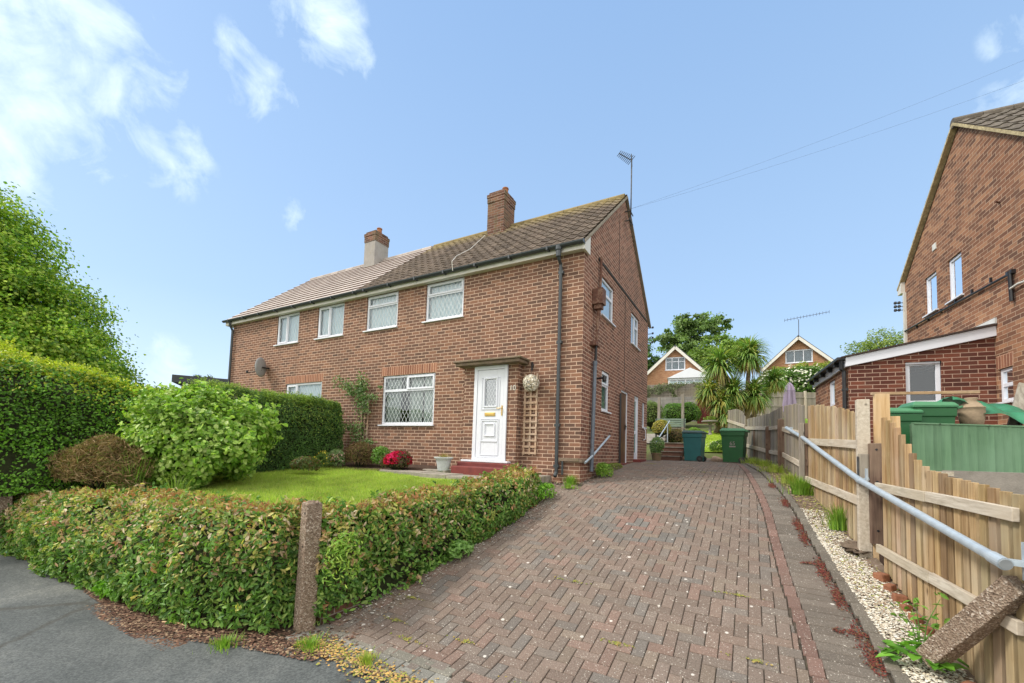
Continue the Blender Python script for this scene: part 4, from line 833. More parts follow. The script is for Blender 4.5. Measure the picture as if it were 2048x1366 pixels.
def hedge_pts(n, path, half, zb, zt, seed, bulge=.10, rnd=.5):
    """points on a rounded box hedge following path [(x,y)], half width f(t), zb/zt f(x,y)"""
    path = np.array(path, float); seg = np.linalg.norm(np.diff(path, axis=0), axis=1); cum = np.concatenate([[0], np.cumsum(seg)]); s = rng.uniform(0, cum[-1], n)
    x = np.interp(s, cum, path[:, 0]); y = np.interp(s, cum, path[:, 1]); i = np.clip(np.searchsorted(cum, s) - 1, 0, len(seg) - 1)
    tg = np.diff(path, axis=0) / seg[:, None]; vt = np.concatenate([tg[:1], (tg[1:] + tg[:-1]) / 2, tg[-1:]]); vt = np.stack([np.interp(s, cum, vt[:, 0]), np.interp(s, cum, vt[:, 1])], 1)
    vt /= np.linalg.norm(vt, axis=1)[:, None]; nr_ = np.stack([vt[:, 1], -vt[:, 0]], 1)
    hw = np.interp(s, cum, half); b = np.interp(s, cum, zb); tp = np.interp(s, cum, zt); H_ = tp - b
    u = rng.uniform(0, 1, n) * (2 * H_ + 2 * hw); P = np.zeros((n, 3)); Nn = np.zeros((n, 3))
    c1 = u < H_; c2 = (u >= H_) & (u < H_ + 2 * hw); c3 = ~(c1 | c2)
    off = np.where(c1, -hw, np.where(c2, -hw + (u - H_), hw)); z = np.where(c1, b + u, np.where(c2, tp, b + (u - H_ - 2 * hw)))
    e = np.where(c2, np.abs(off) / hw, (z - b) / H_); rnd_ = np.where(c2, .0, 0)
    # round the shoulders
    k = np.clip((z - (tp - rnd)) / rnd, 0, 1); off = np.where(c2, off * .62, off * (1 - .38 * k ** 1.8)); z = np.where(c2, z - .08 * (np.abs(off) / hw) ** 2, z)
    off = np.where(~c2, off * (1 + bulge * np.sin(np.clip((z - b) / H_, 0, 1) * 3.1)), off)
    P[:, 0] = x + nr_[:, 0] * off; P[:, 1] = y + nr_[:, 1] * off; P[:, 2] = z
    Nn[:, :2] = np.where(c2[:, None], nr_ * (off / hw)[:, None] * .5, nr_ * np.sign(off)[:, None]); Nn[:, 2] = np.where(c2, 1.0, .15); Nn = unit(Nn)
    q = fnoise(P, 3.0, seed) * .09 + fnoise(P, 9, seed + 1) * .05
    P += Nn * (q - np.abs(rng.normal(0, .06, n)))[:, None]
    # close both ends with leaves
    for e_, end in ((0, 0), (1, -1)):
        k = int(n * hw.mean() * 2.2 / (cum[-1] * 3.2)) + 60; ii = rng.choice(n, k, replace=False); tt = vt[np.argmin(s)] * -1 if e_ == 0 else vt[np.argmax(s)]; nr0 = np.array([tt[1], -tt[0]]); pp = path[end]
        hz = (half[end]) * rng.uniform(-1, 1, k); zz = zb[end] + (zt[end] - zb[end]) * rng.uniform(0, 1, k) ** .8; bul = .10 * np.cos(hz / half[end] * 1.4) - .12 * np.clip((zz - zt[end] + .25) / .25, 0, 1) ** 2
        P[ii, 0] = pp[0] + nr0[0] * hz + tt[0] * bul; P[ii, 1] = pp[1] + nr0[1] * hz + tt[1] * bul; P[ii, 2] = zz; Nn[ii] = unit(np.array([tt[0], tt[1], .2])[None] + 0 * Nn[ii]); P[ii] -= Nn[ii] * np.abs(rng.normal(0, .04, (k, 1))); c2[ii] = False
    return P, Nn, c2
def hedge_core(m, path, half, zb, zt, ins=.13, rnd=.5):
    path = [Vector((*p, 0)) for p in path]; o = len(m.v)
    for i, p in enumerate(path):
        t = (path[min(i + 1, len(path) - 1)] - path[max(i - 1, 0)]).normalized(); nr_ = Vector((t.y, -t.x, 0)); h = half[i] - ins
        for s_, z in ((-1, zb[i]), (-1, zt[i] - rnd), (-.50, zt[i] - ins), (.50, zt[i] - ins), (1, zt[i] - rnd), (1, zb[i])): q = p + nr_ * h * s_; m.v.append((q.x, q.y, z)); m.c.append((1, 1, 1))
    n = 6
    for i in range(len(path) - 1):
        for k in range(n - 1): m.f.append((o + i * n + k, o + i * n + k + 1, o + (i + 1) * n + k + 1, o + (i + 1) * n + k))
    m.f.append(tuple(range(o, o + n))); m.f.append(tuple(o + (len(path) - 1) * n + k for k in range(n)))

FRONTP = [(-11.5, -5.6), (-8, -5.6), (-5.5, -5.55), (-3.5, -5.48), (-2, -5.40), (-1.02, -5.26)]; FH_ = [.5, .54, .62, .62, .56, .36]
FZB = [-1.95, -1.95, -1.9, -1.86, -1.80, -1.74]; FZT = [-1.12, -1.0, -.82, -.70, -.68, -.68]
SIDEP = [(-1.0, -5.3), (-.88, -4.4), (-.72, -3.2), (-.66, -2.0), (-.70, -1.1), (-.95, -.75)]; SH_ = [.36, .42, .46, .46, .44, .30]
SZB = [-1.74, -1.6, -1.32, -1.02, -.80, -.70]; SZT = [-.72, -.66, -.55, -.43, -.36, -.42]
REDTIP = [(.48, .25, .13), (.56, .38, .21), (.40, .29, .18), (.64, .53, .38), (.48, .48, .14), (.38, .42, .11), (.56, .50, .18)]
GREENS = [(.12, .25, .045), (.15, .30, .055), (.08, .18, .04), (.21, .36, .07), (.27, .38, .10)]
def low_hedge(n, path, half, zb, zt, seed, label, tip):
    h = thing('box_hedge', label, 'hedge', (0, 0, 0))
    P, Nn, top = hedge_pts(n, path, half, zb, zt, seed)
    zt_i = np.interp(P[:, 0] if seed == 3 else P[:, 1], [p[0 if seed == 3 else 1] for p in path], zt) if True else 0
    hi = np.clip(1 - (zt_i - P[:, 2]) / .85, 0, 1); pr_ = np.clip(hi ** 1.4 * tip * (1.0 + .35 * fnoise(P, 2.2, 40)), 0, .92)
    isr = rng.uniform(0, 1, n) < pr_
    C = pick(GREENS, n, [3, 3, 2, 2, 1.4]); C = np.where(isr[:, None], pick(REDTIP, n, [1, 1.6, 1.6, 1.6, 2.2, 2.2, 1.6]), C)
    keep = (fnoise(P, 5.0, seed + 20) < .62) | (rng.uniform(0, 1, n) < .22); P, Nn, C, top = P[keep], Nn[keep], C[keep] * (1 + .22 * fnoise(P[keep], 7, seed + 30))[:, None], top[keep]; n = len(P)
    leaves('foliage', M_['leaf'], P, Nn, .068, .029, C, h, .35, .12, .85)
    # young shoots standing up on top
    k = 1500 if seed == 3 else 900; c_ = P[rng.choice(n, k)]; nn_ = unit(rng.normal(size=(k, 3)) * .5 + np.array([0, 0, .9])); m9 = 7; oo = np.repeat(c_, m9, 0); dd_ = np.repeat(nn_, m9, 0); rr_ = rng.uniform(.01, .12, (k * m9, 1)); Pq = oo + dd_ * rr_ + rng.normal(0, .018, (k * m9, 3))
    cq = np.repeat(np.where((rng.uniform(0, 1, k) < .45)[:, None], pick(REDTIP, k), pick(GREENS, k)), m9, 0) * rng.uniform(.85, 1.15, (k * m9, 1)); leaves('sprigs', M_['leaf'], Pq, unit(rng.normal(size=(k * m9, 3)) * .8 + dd_ * .5), .07, .026, cq, h, .1, -.35, .4)
    k = n // 9; sel = rng.choice(np.where(top)[0], k); Ps = P[sel] + np.array([0, 0, .04]) + rng.normal(0, .012, (k, 3))
    leaves('young_shoot_tips', M_['leaf'], Ps, unit(rng.normal(size=(k, 3)) * [1, 1, .2]), .07, .02, pick([(.46, .26, .12), (.50, .40, .15), (.42, .19, .09), (.32, .34, .09)], k), h, 0, -.9, .3)
    m = MB(); hedge_core(m, path, half, zb, zt, .16)  # solid dark core stands in for interior shade; the tubes are twigs
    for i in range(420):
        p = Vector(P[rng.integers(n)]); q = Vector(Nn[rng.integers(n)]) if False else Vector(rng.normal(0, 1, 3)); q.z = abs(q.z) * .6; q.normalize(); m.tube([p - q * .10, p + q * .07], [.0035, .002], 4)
    m.build('shade_core_stems', M_['core'], h)
    return h
low_hedge(62000, FRONTP, FH_, FZB, FZT, 3, 'low clipped hedge with red and yellow leaf tips along the pavement', .75)
low_hedge(40000, SIDEP, SH_, SZB, SZT, 4, 'low clipped hedge running up beside the block driveway to the front door', .50)

# --- tall hedges on the left boundary
def tall_hedge(name, label, n, path, half, zb, zt, seed, pal, toppal, L, W, coremat='core', shell=1.0, tops=.5):
    h = thing(name, label, 'hedge', (0, 0, 0)); P, Nn, top = hedge_pts(n, path, half, zb, zt, seed, .05)
    P += Nn * (fnoise(P, 1.5, seed + 5) * .16 + fnoise(P, 5, seed + 6) * .05)[:, None]
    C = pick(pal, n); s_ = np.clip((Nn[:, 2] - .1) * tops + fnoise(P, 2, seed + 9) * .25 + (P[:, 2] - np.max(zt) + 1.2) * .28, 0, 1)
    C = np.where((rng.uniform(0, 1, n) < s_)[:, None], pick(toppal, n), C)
    keep = (fnoise(P, 3.5, seed + 20) < .78) | (rng.uniform(0, 1, n) < .35); P, Nn, C, top = P[keep], Nn[keep], C[keep] * (1 + .25 * fnoise(P[keep], 4, seed + 30))[:, None], top[keep]; n = len(P)
    leaves('foliage', M_['leaf'], P, Nn, L, W, C, h, .3, 0, .8)
    k = n // 40; c_ = P[rng.choice(np.where(top)[0], k)] ; m9 = 8; oo = np.repeat(c_, m9, 0); rr_ = rng.uniform(0, .16, (k * m9, 1)); dq = np.repeat(unit(rng.normal(size=(k, 3)) * .35 + np.array([0, 0, 1])), m9, 0); leaves('young_shoot_tips', M_['leaf'], oo + dq * rr_ + rng.normal(0, .012, (k * m9, 3)), unit(rng.normal(size=(k * m9, 3))), L * .8, W * .8, pick(toppal, k * m9), h, 0, 0, .3)
    m = MB(); hedge_core(m, path, half, zb, zt, .24); m.build('shade_core_stems', M_['core'], h); return h  # dark core alone, in place of the shade inside the hedge
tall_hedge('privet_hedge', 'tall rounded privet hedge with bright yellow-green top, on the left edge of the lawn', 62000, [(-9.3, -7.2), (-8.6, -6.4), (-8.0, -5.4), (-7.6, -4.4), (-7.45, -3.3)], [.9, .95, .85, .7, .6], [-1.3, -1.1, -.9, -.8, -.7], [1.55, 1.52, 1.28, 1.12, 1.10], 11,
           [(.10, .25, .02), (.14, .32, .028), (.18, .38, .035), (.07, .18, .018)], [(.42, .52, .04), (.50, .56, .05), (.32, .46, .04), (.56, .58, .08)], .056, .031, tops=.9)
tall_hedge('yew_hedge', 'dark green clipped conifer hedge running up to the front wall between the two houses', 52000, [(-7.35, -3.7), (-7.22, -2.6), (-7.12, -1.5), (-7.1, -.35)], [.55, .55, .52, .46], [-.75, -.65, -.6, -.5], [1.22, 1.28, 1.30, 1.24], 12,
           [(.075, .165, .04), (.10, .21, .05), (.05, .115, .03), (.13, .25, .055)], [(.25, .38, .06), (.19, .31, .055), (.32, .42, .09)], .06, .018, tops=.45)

def bush(name, label, cat, c, r, n, pal, L, W, seed=1, lump=.20, stems=True, mat='leaf', up_b=.4, droop=.1, jit=.6, shell=.14, core=.78, group=None, lo=-.55, fol='foliage', lumps=2.5, flowers=None, sprig=0):
    b = thing(name, label, cat, (c[0], c[1], c[2] - r[2] * .9), 0, group); c0 = (0, 0, r[2] * .9)
    P, Nn = ell_points(c0, r, n, shell, seed, lump, lumps, lo); C = pick(*pal) if isinstance(pal, tuple) and callable(pal[0]) else pick(pal, n)
    leaves(fol, M_[mat], P, Nn, L, W, C, b, up_b, droop, jit)
    if sprig:
        c_, d_ = ell_points(c0, r, sprig, .05, seed, lump, lumps, -.5); m9 = 8; dd_ = np.repeat(unit(d_ + rng.normal(0, .35, (sprig, 3)) + np.array([0, 0, .5])), m9, 0); q_ = np.repeat(c_, m9, 0) + dd_ * rng.uniform(-.02, .20, (sprig * m9, 1)) + rng.normal(0, .02, (sprig * m9, 3))
        leaves('shoots', M_[mat], q_, unit(dd_ + rng.normal(0, .6, (sprig * m9, 3))), L * .95, W * .85, pick(pal, sprig * m9) * 1.12, b, .2, .1, .4)
    if flowers:
        k, fp, fl, fw2 = flowers; P, Nn = ell_points(c0, [x * 1.03 for x in r], k, .05, seed + 1, lump, lumps, -.2); leaves('flowers', M_['leaf_dry'], P, Nn, fl, fw2, pick(fp, k), b, .2, 0, .5, fold=.05)
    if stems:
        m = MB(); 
        if core: core_ell(m, c0, r, seed, core)  # dark ellipsoid imitating the shade within the shrub
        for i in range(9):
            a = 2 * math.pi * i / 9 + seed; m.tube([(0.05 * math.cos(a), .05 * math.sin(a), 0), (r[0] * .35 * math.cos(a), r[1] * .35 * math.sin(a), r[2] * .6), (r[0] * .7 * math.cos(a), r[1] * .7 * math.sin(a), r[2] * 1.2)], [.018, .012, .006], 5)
        m.build('shade_core_stems', M_['core'], b)
    return b
LG = [(.28, .46, .07), (.21, .38, .055), (.36, .52, .11), (.15, .29, .045), (.42, .54, .17)]
b1 = bush('leafy_shrub', 'big rounded shrub with broad pale green leaves, between the tall hedge and the lawn', 'shrub', (-5.6, -4.25, .03), (1.30, 1.0, .88), 17000, LG, .088, .060, 21, .22, lumps=2.6, shell=.22, lo=-.85, core=.70, sprig=330)
bush('twiggy_shrub', 'sprawling brown twiggy shrub with few leaves in front of the tall hedge', 'shrub', (-6.15, -5.45, -.42), (1.2, .42, .44), 9000, [(.28, .19, .09), (.34, .24, .12), (.20, .14, .07), (.20, .24, .06), (.38, .28, .16)],     .15, .009, 22, .22, mat='leaf_dry', shell=.34, core=0, up_b=0)
bush('twiggy_shrub', 'brown twiggy shrub by the house wall, left of the red flowers', 'shrub', (-5.55, -.75, -.22), (.52, .34, .32), 3800, [(.17, .10, .06), (.23, .15, .08), (.12, .085, .05), (.15, .16, .05)], .07, .012, 23, .2, mat='leaf_dry', shell=.28, core=.4, up_b=0)
bush('green_perennial', 'small fresh green plant by the wall between the twiggy shrub and the red flowers', 'plant', (-4.85, -.62, -.28), (.30, .24, .28), 1500, [(.12, .26, .04), (.17, .33, .05)], .06, .022, 24, .5, shell=.3, stems=False)
bush('azalea_bush', 'low azalea covered in crimson flowers in the front bed', 'flowering shrub', (-4.10, -.92, -.30), (.36, .30, .24), 1500, [(.10, .12, .04), (.16, .07, .05)], .05, .02, 25, .32, shell=.2, flowers=(1900, [(.55, .012, .06), (.42, .01, .035), (.62, .03, .14), (.30, .015, .02)], .05, .04))
bush('yellow_flowers', 'clump of small yellow flowers at the foot of the dark hedge', 'flowers', (-6.35, -1.15, -.38), (.28, .22, .24), 1300, [(.14, .26, .05), (.2, .3, .08)], .055, .012, 26, .2, stems=False, flowers=(110, [(.75, .62, .08), (.7, .55, .1)], .035, .03))
bush('pink_flowers', 'clump of pale pink flowers beside the yellow ones', 'flowers', (-6.0, -1.05, -.32), (.22, .2, .24), 800, [(.16, .26, .10), (.2, .3, .12)], .06, .02, 27, .2, stems=False, flowers=(160, [(.62, .36, .30), (.68, .5, .45)], .045, .035))
bush('small_shrub', 'small reddish-green shrub at the lawn edge below the big leafy shrub', 'shrub', (-5.35, -2.35, -.42), (.34, .28, .2), 1300, [(.10, .16, .05), (.20, .11, .06), (.14, .2, .05)], .055, .02, 28, .2, stems=False)
# grassy tall weeds at the back of the front hedge
def tuft(name, label, x, y, z, n, h, w_, spread, pal, cat='grass tuft', group=None, bend=.4, seg=3, part=None, thick=.007):
    P = []; F = []; C = []
    for i in range(n):
        a = rng.uniform(0, 6.28); r = abs(rng.normal(0, spread * .5)); d = np.array([math.cos(a), math.sin(a)]); b0 = np.array([r * math.cos(a), r * math.sin(a), 0]); hh = h * rng.uniform(.5, 1.15); bn = bend * rng.uniform(.2, 1.4); s0 = np.array([-d[1], d[0], 0]) * thick * rng.uniform(.6, 1.3)
        o = len(P); c = np.array(pal[rng.integers(len(pal))]) * rng.uniform(.8, 1.2)
        for k in range(seg + 1):
            t = k / seg; p = b0 + np.array([d[0] * bn * hh * t * t, d[1] * bn * hh * t * t, hh * t * (1 - .35 * bn * t)]); wd = (1 - t ** 1.5) + .08
            P += [p - s0 * wd, p + s0 * wd]; C += [tuple(c)] * 2
            if k < seg: F.append((o + 2 * k, o + 2 * k + 1, o + 2 * k + 3, o + 2 * k + 2))
    m = MB(); m.v = [tuple(p) for p in P]; m.f = F; m.c = C
    o = m.build(name, M_['leaf'], None); o.location = (x, y, z); return tag(o, label, cat, group)
tuft('tall_grass', 'tall green grass stems rising behind the front hedge beside the brown shrub', -5.2, -5.35, -.82, 120, .62, .3, .25, [(.16, .28, .05), (.2, .34, .07)])
tuft('tall_grass', 'short wispy grass at the back of the front hedge near the lawn corner', -4.6, -5.0, -.78, 60, .34, .3, .22, [(.18, .32, .05), (.26, .36, .09)])

# fine grass on the lawn (nobody could count it)
def blades(n, xr, yr, zf, h, pal, name, label, thick=.0035, mask=None):
    x = rng.uniform(*xr, n); y = rng.uniform(*yr, n)
    if mask is not None: k = mask(x, y); x, y = x[k], y[k]
    n = len(x); z = np.array([zf(a, b) for a, b in zip(x, y)]); a = rng.uniform(0, 6.28, n); L = h * rng.uniform(.4, 1.3, n); ln = rng.uniform(.1, .7, n)
    v = np.zeros((n, 3, 3)); dx, dy = np.cos(a), np.sin(a); v[:, 0] = np.stack([x - dy * thick, y + dx * thick, z - .004], 1); v[:, 1] = np.stack([x + dy * thick, y - dx * thick, z - .004], 1); v[:, 2] = np.stack([x + dx * L * ln, y + dy * L * ln, z + L], 1)
    me = bpy.data.meshes.new(name); me.vertices.add(n * 3); me.vertices.foreach_set('co', v.astype(np.float32).ravel()); me.loops.add(n * 3); me.loops.foreach_set('vertex_index', np.arange(n * 3, dtype=np.int32)); me.polygons.add(n); me.polygons.foreach_set('loop_start', (np.arange(n) * 3).astype(np.int32)); me.update(calc_edges=True)
    q_ = np.stack([x, y, z], 1); c = pick(pal, n) * (1 + .20 * fnoise(q_, 1.6, 3) + .16 * fnoise(q_, 6, 8))[:, None]; ca = me.color_attributes.new('Col', 'FLOAT_COLOR', 'POINT'); cc = np.ones((n, 3, 4), np.float32); cc[:, :, :3] = np.clip(c, 0, 1)[:, None, :]; ca.data.foreach_set('color', cc.ravel())
    me.materials.append(M_['leaf']); o = link(name, me); tag(o, label, 'grass'); o['kind'] = 'stuff'; return o
blades(150000, (-7.3, -1.0), (-5.1, -.75), lz, .042, [(.37, .50, .065), (.29, .43, .055), (.45, .55, .10), (.45, .46, .15), (.24, .38, .06)], 'grass', 'bright mown grass of the front lawn', mask=lambda x, y: (y < -1.0 + .12 * np.sin(x * 3) - .42 * (x > -3.9)) | (x < -4.6) & (y < -.9))
blades(14000, (.1, 3.0), (9.1, 13.3), lambda x, y: gz(y) + .02, .06, [(.46, .58, .06), (.36, .50, .05), (.54, .60, .10)], 'grass', 'sunny grass of the back garden slope', .006)
blades(14000, (3.1, 9.0), (9, 18), lambda x, y: gz(y) + .06, .06, [(.2, .34, .04), (.26, .40, .04)], 'grass', 'grass in the neighbouring back garden', .008)

# --- ground details by the drive: white chips, litter, weeds
def scatter(name, label, cat, n, fn, size, pal, mat, flat=.6, stuff=True, ang=True):
    base = np.array([(-1, -1, 0), (1, -1, 0), (1, 1, 0), (-1, 1, 0), (0, 0, 1), (0, 0, -.6)], float); tri = [(0, 1, 4), (1, 2, 4), (2, 3, 4), (3, 0, 4)]
    P = np.zeros((n, 5, 3)); xyz = np.array([fn() for _ in range(n)])
    for k in range(5):
        q = np.tile(base[k], (n, 1)) + rng.normal(0, .28, (n, 3)); P[:, k] = q
    s = size * rng.uniform(.5, 1.4, n); a = rng.uniform(0, 6.28, n); ca_, sa_ = np.cos(a), np.sin(a); X = P[:, :, 0] * ca_[:, None] - P[:, :, 1] * sa_[:, None] * .7; Y = P[:, :, 0] * sa_[:, None] + P[:, :, 1] * ca_[:, None] * .7
    V = np.stack([X * s[:, None] + xyz[:, None, 0], Y * s[:, None] + xyz[:, None, 1], P[:, :, 2] * s[:, None] * flat + xyz[:, None, 2]], 2)
    m = bpy.data.meshes.new(name); m.vertices.add(n * 5); m.vertices.foreach_set('co', V.astype(np.float32).ravel()); T = (np.arange(n)[:, None, None] * 5 + np.array(tri)[None]).astype(np.int32)
    m.loops.add(n * 12); m.loops.foreach_set('vertex_index', T.ravel()); m.polygons.add(n * 4); m.polygons.foreach_set('loop_start', (np.arange(n * 4) * 3).astype(np.int32)); m.update(calc_edges=True)
    c = pick(pal, n); at = m.color_attributes.new('Col', 'FLOAT_COLOR', 'POINT'); cc = np.ones((n, 5, 4), np.float32); cc[:, :, :3] = np.clip(c, 0, 1)[:, None, :]; at.data.foreach_set('color', cc.ravel())
    m.materials.append(mat); o = link(name, m); tag(o, label, cat)
    if stuff: o['kind'] = 'stuff'
    return o
FENCE = [(-4.45, 4.43), (-1.96, 4.15), (.53, 3.82), (3.77, 3.68), (6.2, 3.5), (8.0, 3.2), (9.2, 2.85), (13.0, 1.9)]
structure(grid_sheet('gravel_strip', [0, .25, .5, .75, 1.0], list(np.arange(-5.7, 8.8, .25)), lambda t, y: gz(y) + .012 + .01 * math.sin(y * 5), M_['cover_soil']))
gs = bpy.data.objects['gravel_strip']
for v in gs.data.vertices:
    y = v.co.y; a, b = lerp_x(EDGE_R, y) + .09, lerp_x(FENCE, max(y, -4.4)) + (.05 if y > -4.5 else .6); v.co.x = a + (b - a) * v.co.x; v.co.z += .05 * max(0, (v.co.x - a) / max(.01, b - a) - .55)
def chipf(y0, y1, wmax=.95):
    def f():
        while True:
            y = y1 - (y1 - y0) * rng.uniform(0, 1) ** .9; a, b = lerp_x(EDGE_R, y) + .10, lerp_x(FENCE, max(y, -4.4)) + (0 if y > -4.4 else .5); t = rng.beta(1.0, 1.15); x = a + (b - a) * t * wmax
            if y > -2.0 and rng.uniform() < (y + 2.0) * .55: continue
            if t > .86 + .1 * math.sin(y * 4) and rng.uniform() < .7: continue
            return (x, y, gz(y) + .02 + rng.uniform(0, .012))
    return f
scatter('stone_chips', 'white stone chips in the strip between the driveway edge and the fence', 'gravel', 14000, chipf(-.6, -5.5), .0085, [(.78, .73, .62), (.66, .60, .50), (.80, .78, .70), (.50, .42, .32), (.70, .62, .48)], M_['chips'])
def soilf():
    y = rng.uniform(-3.2, 6); a, b = lerp_x(EDGE_R, y) + .10, lerp_x(FENCE, y); return (a + (b - a) * rng.uniform(.1, 1), y, gz(y) + .03)
scatter('soil_crumbs', 'brown grit and dry moss crumbs along the foot of the fence', 'soil', 3500, soilf, .010, [(.30, .2, .13), (.22, .14, .09), (.42, .33, .24), (.30, .32, .07), (.36, .36, .09)], M_['chips'])
def litf():
    if rng.uniform() < .22: x = rng.uniform(-3.4, -1.5); y = rng.uniform(-6.3, -5.9); return (x, y, gz(y) - .002)
    x = rng.uniform(-9, -.2); y = float(np.interp(x, [-9, -5.6, -3.3, -2, -.7, -.2], [-6.0, -5.9, -6.0, -6.05, -5.7, -5.6])) + abs(rng.normal(0, .26)) - .16; return (x, y, gz(y) + .008)
scatter('leaf_litter', 'dry brown leaf litter on the soil below the front hedge', 'leaf litter', 14000, litf, .011, [(.13, .075, .05), (.09, .05, .036), (.20, .12, .08), (.32, .23, .15), (.06, .035, .025), (.16, .08, .055), (.10, .06, .04)], M_['chips'], .3)
def litg():
    x = rng.uniform(-.6, 1.1); y = -5.62 + rng.normal(0, .07) + (.05 if x < .2 else 0); return (x, y, gz(y) + .012)
scatter('dry_moss', 'golden dry moss and debris at the foot of the driveway', 'moss', 1500, litg, .010, [(.50, .30, .09), (.42, .30, .12), (.25, .26, .05), (.16, .10, .06)], M_['chips'], .5)
def mossf():
    k = rng.integers(9); y0 = [-3.9, -3.6, -3.05, -2.6, -2.35, -1.6, -1.2, -.3, .9][k]; y = y0 + rng.normal(0, .11); x = lerp_x(EDGE_R, y0) - .04 + rng.normal(0, .028) + (-.0); 
    if k in (1, 4) and rng.uniform() < .5: x = lerp_x(EDGE_R, y0) + rng.uniform(-.22, .12); y = y0 + rng.normal(0, .018)
    return (x, y, gz(y) + .012)
scatter('red_sedum', 'dark red creeping sedum growing in the right-hand paving joints', 'ground cover', 2600, mossf, .0065, [(.13, .03, .025), (.17, .045, .035), (.10, .03, .022), (.14, .08, .04)], M_['chips'], 1.2)
def jf():
    k = rng.integers(12); cx = [-.1, .25, .75, 1.3, 2.0, 2.9, .1, -.25, 3.05, 1.55, 2.1, .6][k]; cy = [-4.9, -5.1, -4.9, -3.6, -4.4, -3.3, -5.45, -4.5, -4.2, -5.2, 2.2, 4][k]; return (cx + rng.normal(0, .012) if rng.uniform() < .5 else cx + rng.normal(0, .10), cy + rng.normal(0, .02), gz(cy) + .006)
scatter('joint_moss', 'little moss cushions in the joints of the driveway', 'moss', 900, jf, .007, [(.24, .26, .05), (.16, .17, .05), (.32, .24, .08)], M_['chips'], .9)
def crumbs():
    y = rng.uniform(-5.2, 1.0); x = lerp_x(EDGE_L, y) + abs(rng.normal(0, .18)) - .1; return (x, y, gz(y) + .008)
scatter('leaf_crumbs', 'fallen petals and dry crumbs on the left edge of the driveway', 'leaf litter', 2200, crumbs, .010, [(.30, .2, .13), (.62, .58, .52), (.2, .13, .09), (.5, .45, .38), (.14, .09, .06)], M_['chips'], .3)
GR = [(.16, .32, .04), (.22, .38, .05), (.28, .42, .07)]
YG = [(.34, .44, .07), (.28, .38, .06), (.40, .44, .12)]
for (x, y, n, h, sp, lab) in [(4.02, -1.25, 260, .34, .16, 'bright grass tuft at the foot of the fence beside the tall double post'), (3.72, .25, 420, .30, .24, 'large bright grass tuft by the fence post with the handrail'), (3.62, 1.2, 300, .22, .28, 'yellow-green grass patch at the fence foot, third along from the street'),
                              (3.45, 2.6, 300, .2, .3, 'yellowish grass patch at the fence foot midway up the drive'), (3.3, 4.6, 320, .2, .35, 'grass patch at the fence foot near the green bin'), (3.05, 6.4, 300, .22, .35, 'grass patch right beside the green bin wheel')]:
    tuft('grass_tuft', lab, x, y, gz(y) + .02, n, h, .3, sp, GR if 'bright' in lab else YG, group='grass along the fence foot', thick=.006)
tuft('grass_tuft', 'small grass tuft in the pavement by the concrete post base', -.42, -5.62, gz(-5.6) + .005, 220, .08, .2, .16, GR, thick=.004)
tuft('grass_tuft', 'small grass tuft where the driveway meets the pavement', .22, -5.55, gz(-5.5) + .005, 150, .07, .2, .12, YG, thick=.004)
tuft('grass_tuft', 'flat green weed on the pavement left of the concrete post', -1.12, -5.98, gz(-5.9) + .005, 240, .08, .2, .16, GR, thick=.004)
tuft('grass_tuft', 'low weed at the driveway corner in front of the downpipe', -.05, -.42, gz(-.4) + .01, 160, .09, .2, .16, GR)
tuft('grass_tuft', 'green weeds at the foot of the downpipe', -.15, -.12, gz(-.1), 200, .2, .2, .16, GR)
bush('weed_clump', 'bushy green weed at the corner by the blue-grey waste pipe', 'weed', (.22, .85, gz(.8) + .12), (.17, .22, .17), 900, GR, .05, .02, 31, .5, shell=.35, stems=False)
bush('weed_clump', 'low weeds along the gable foot between waste pipe and brown door', 'weed', (.14, 2.0, gz(2) + .05), (.12, .6, .10), 700, [(.20, .26, .06), (.3, .32, .1)], .05, .015, 32, .2, stems=False)
# leafy weed on the chips
def broad_weed():
    t = thing('broad_leaf_weed', 'lush broad-leaved weed growing through the white chips by the slanting concrete strut', 'weed', (4.10, -3.85, gz(-3.8) + .02))
    P = []; Nn = []
    for i in range(34):
        a = rng.uniform(0, 6.28); r = rng.uniform(.03, .24); P.append((r * math.cos(a), r * math.sin(a), .03 + .05 * rng.uniform() + .18 * max(0, .14 - r) / .14 * rng.uniform(.3, 1))); Nn.append((.2 * math.cos(a), .2 * math.sin(a), 1))
    leaves('leaf_rosette', M_['leaf'], np.array(P), np.array(Nn), .12, .07, pick([(.13, .32, .035), (.18, .40, .05), (.10, .26, .03)], 34), t, .5, .1, .25)
    P = []; 
    m = MB()
    for i in range(5):
        a = i * 1.3 + .4; h = .30 + .05 * i; tip = (.12 * math.cos(a), .12 * math.sin(a), h); m.tube([(0, 0, 0), (.04 * math.cos(a), .04 * math.sin(a), h * .6), tip], [.005, .004, .002], 5)
        for k in range(14): q = rng.uniform(.3, 1.05); P.append((tip[0] * q + rng.normal(0, .03), tip[1] * q + rng.normal(0, .03), h * q + rng.normal(0, .012)))
    m.build('stem', M_['leaf'], t).data.materials[0] = plain('weed_stem', (.16, .30, .07))
    leaves('stem_leaves', M_['leaf'], np.array(P), np.tile([0, 0, 1.0], (len(P), 1)), .055, .03, pick([(.15, .34, .04), (.22, .42, .07)], len(P)), t, .4, .1, .6)
broad_weed()
bush('fern_weed', 'bright yellow-green fern-like weed growing out of the hedge beside the concrete post', 'weed', (-.48, -5.30, -1.05), (.15, .13, .28), 620, [(.20, .38, .05), (.28, .46, .07), (.34, .48, .08)], .05, .013, 33, .75, shell=.45, stems=False)
bush('broad_leaf_weed', 'pale fleshy-leaved weed at the hedge foot, near side of the driveway', 'weed', (-.32, -3.55, gz(-3.5) + .09), (.16, .26, .12), 240, [(.18, .34, .08), (.25, .42, .12)], .11, .035, 34, .2, stems=False)
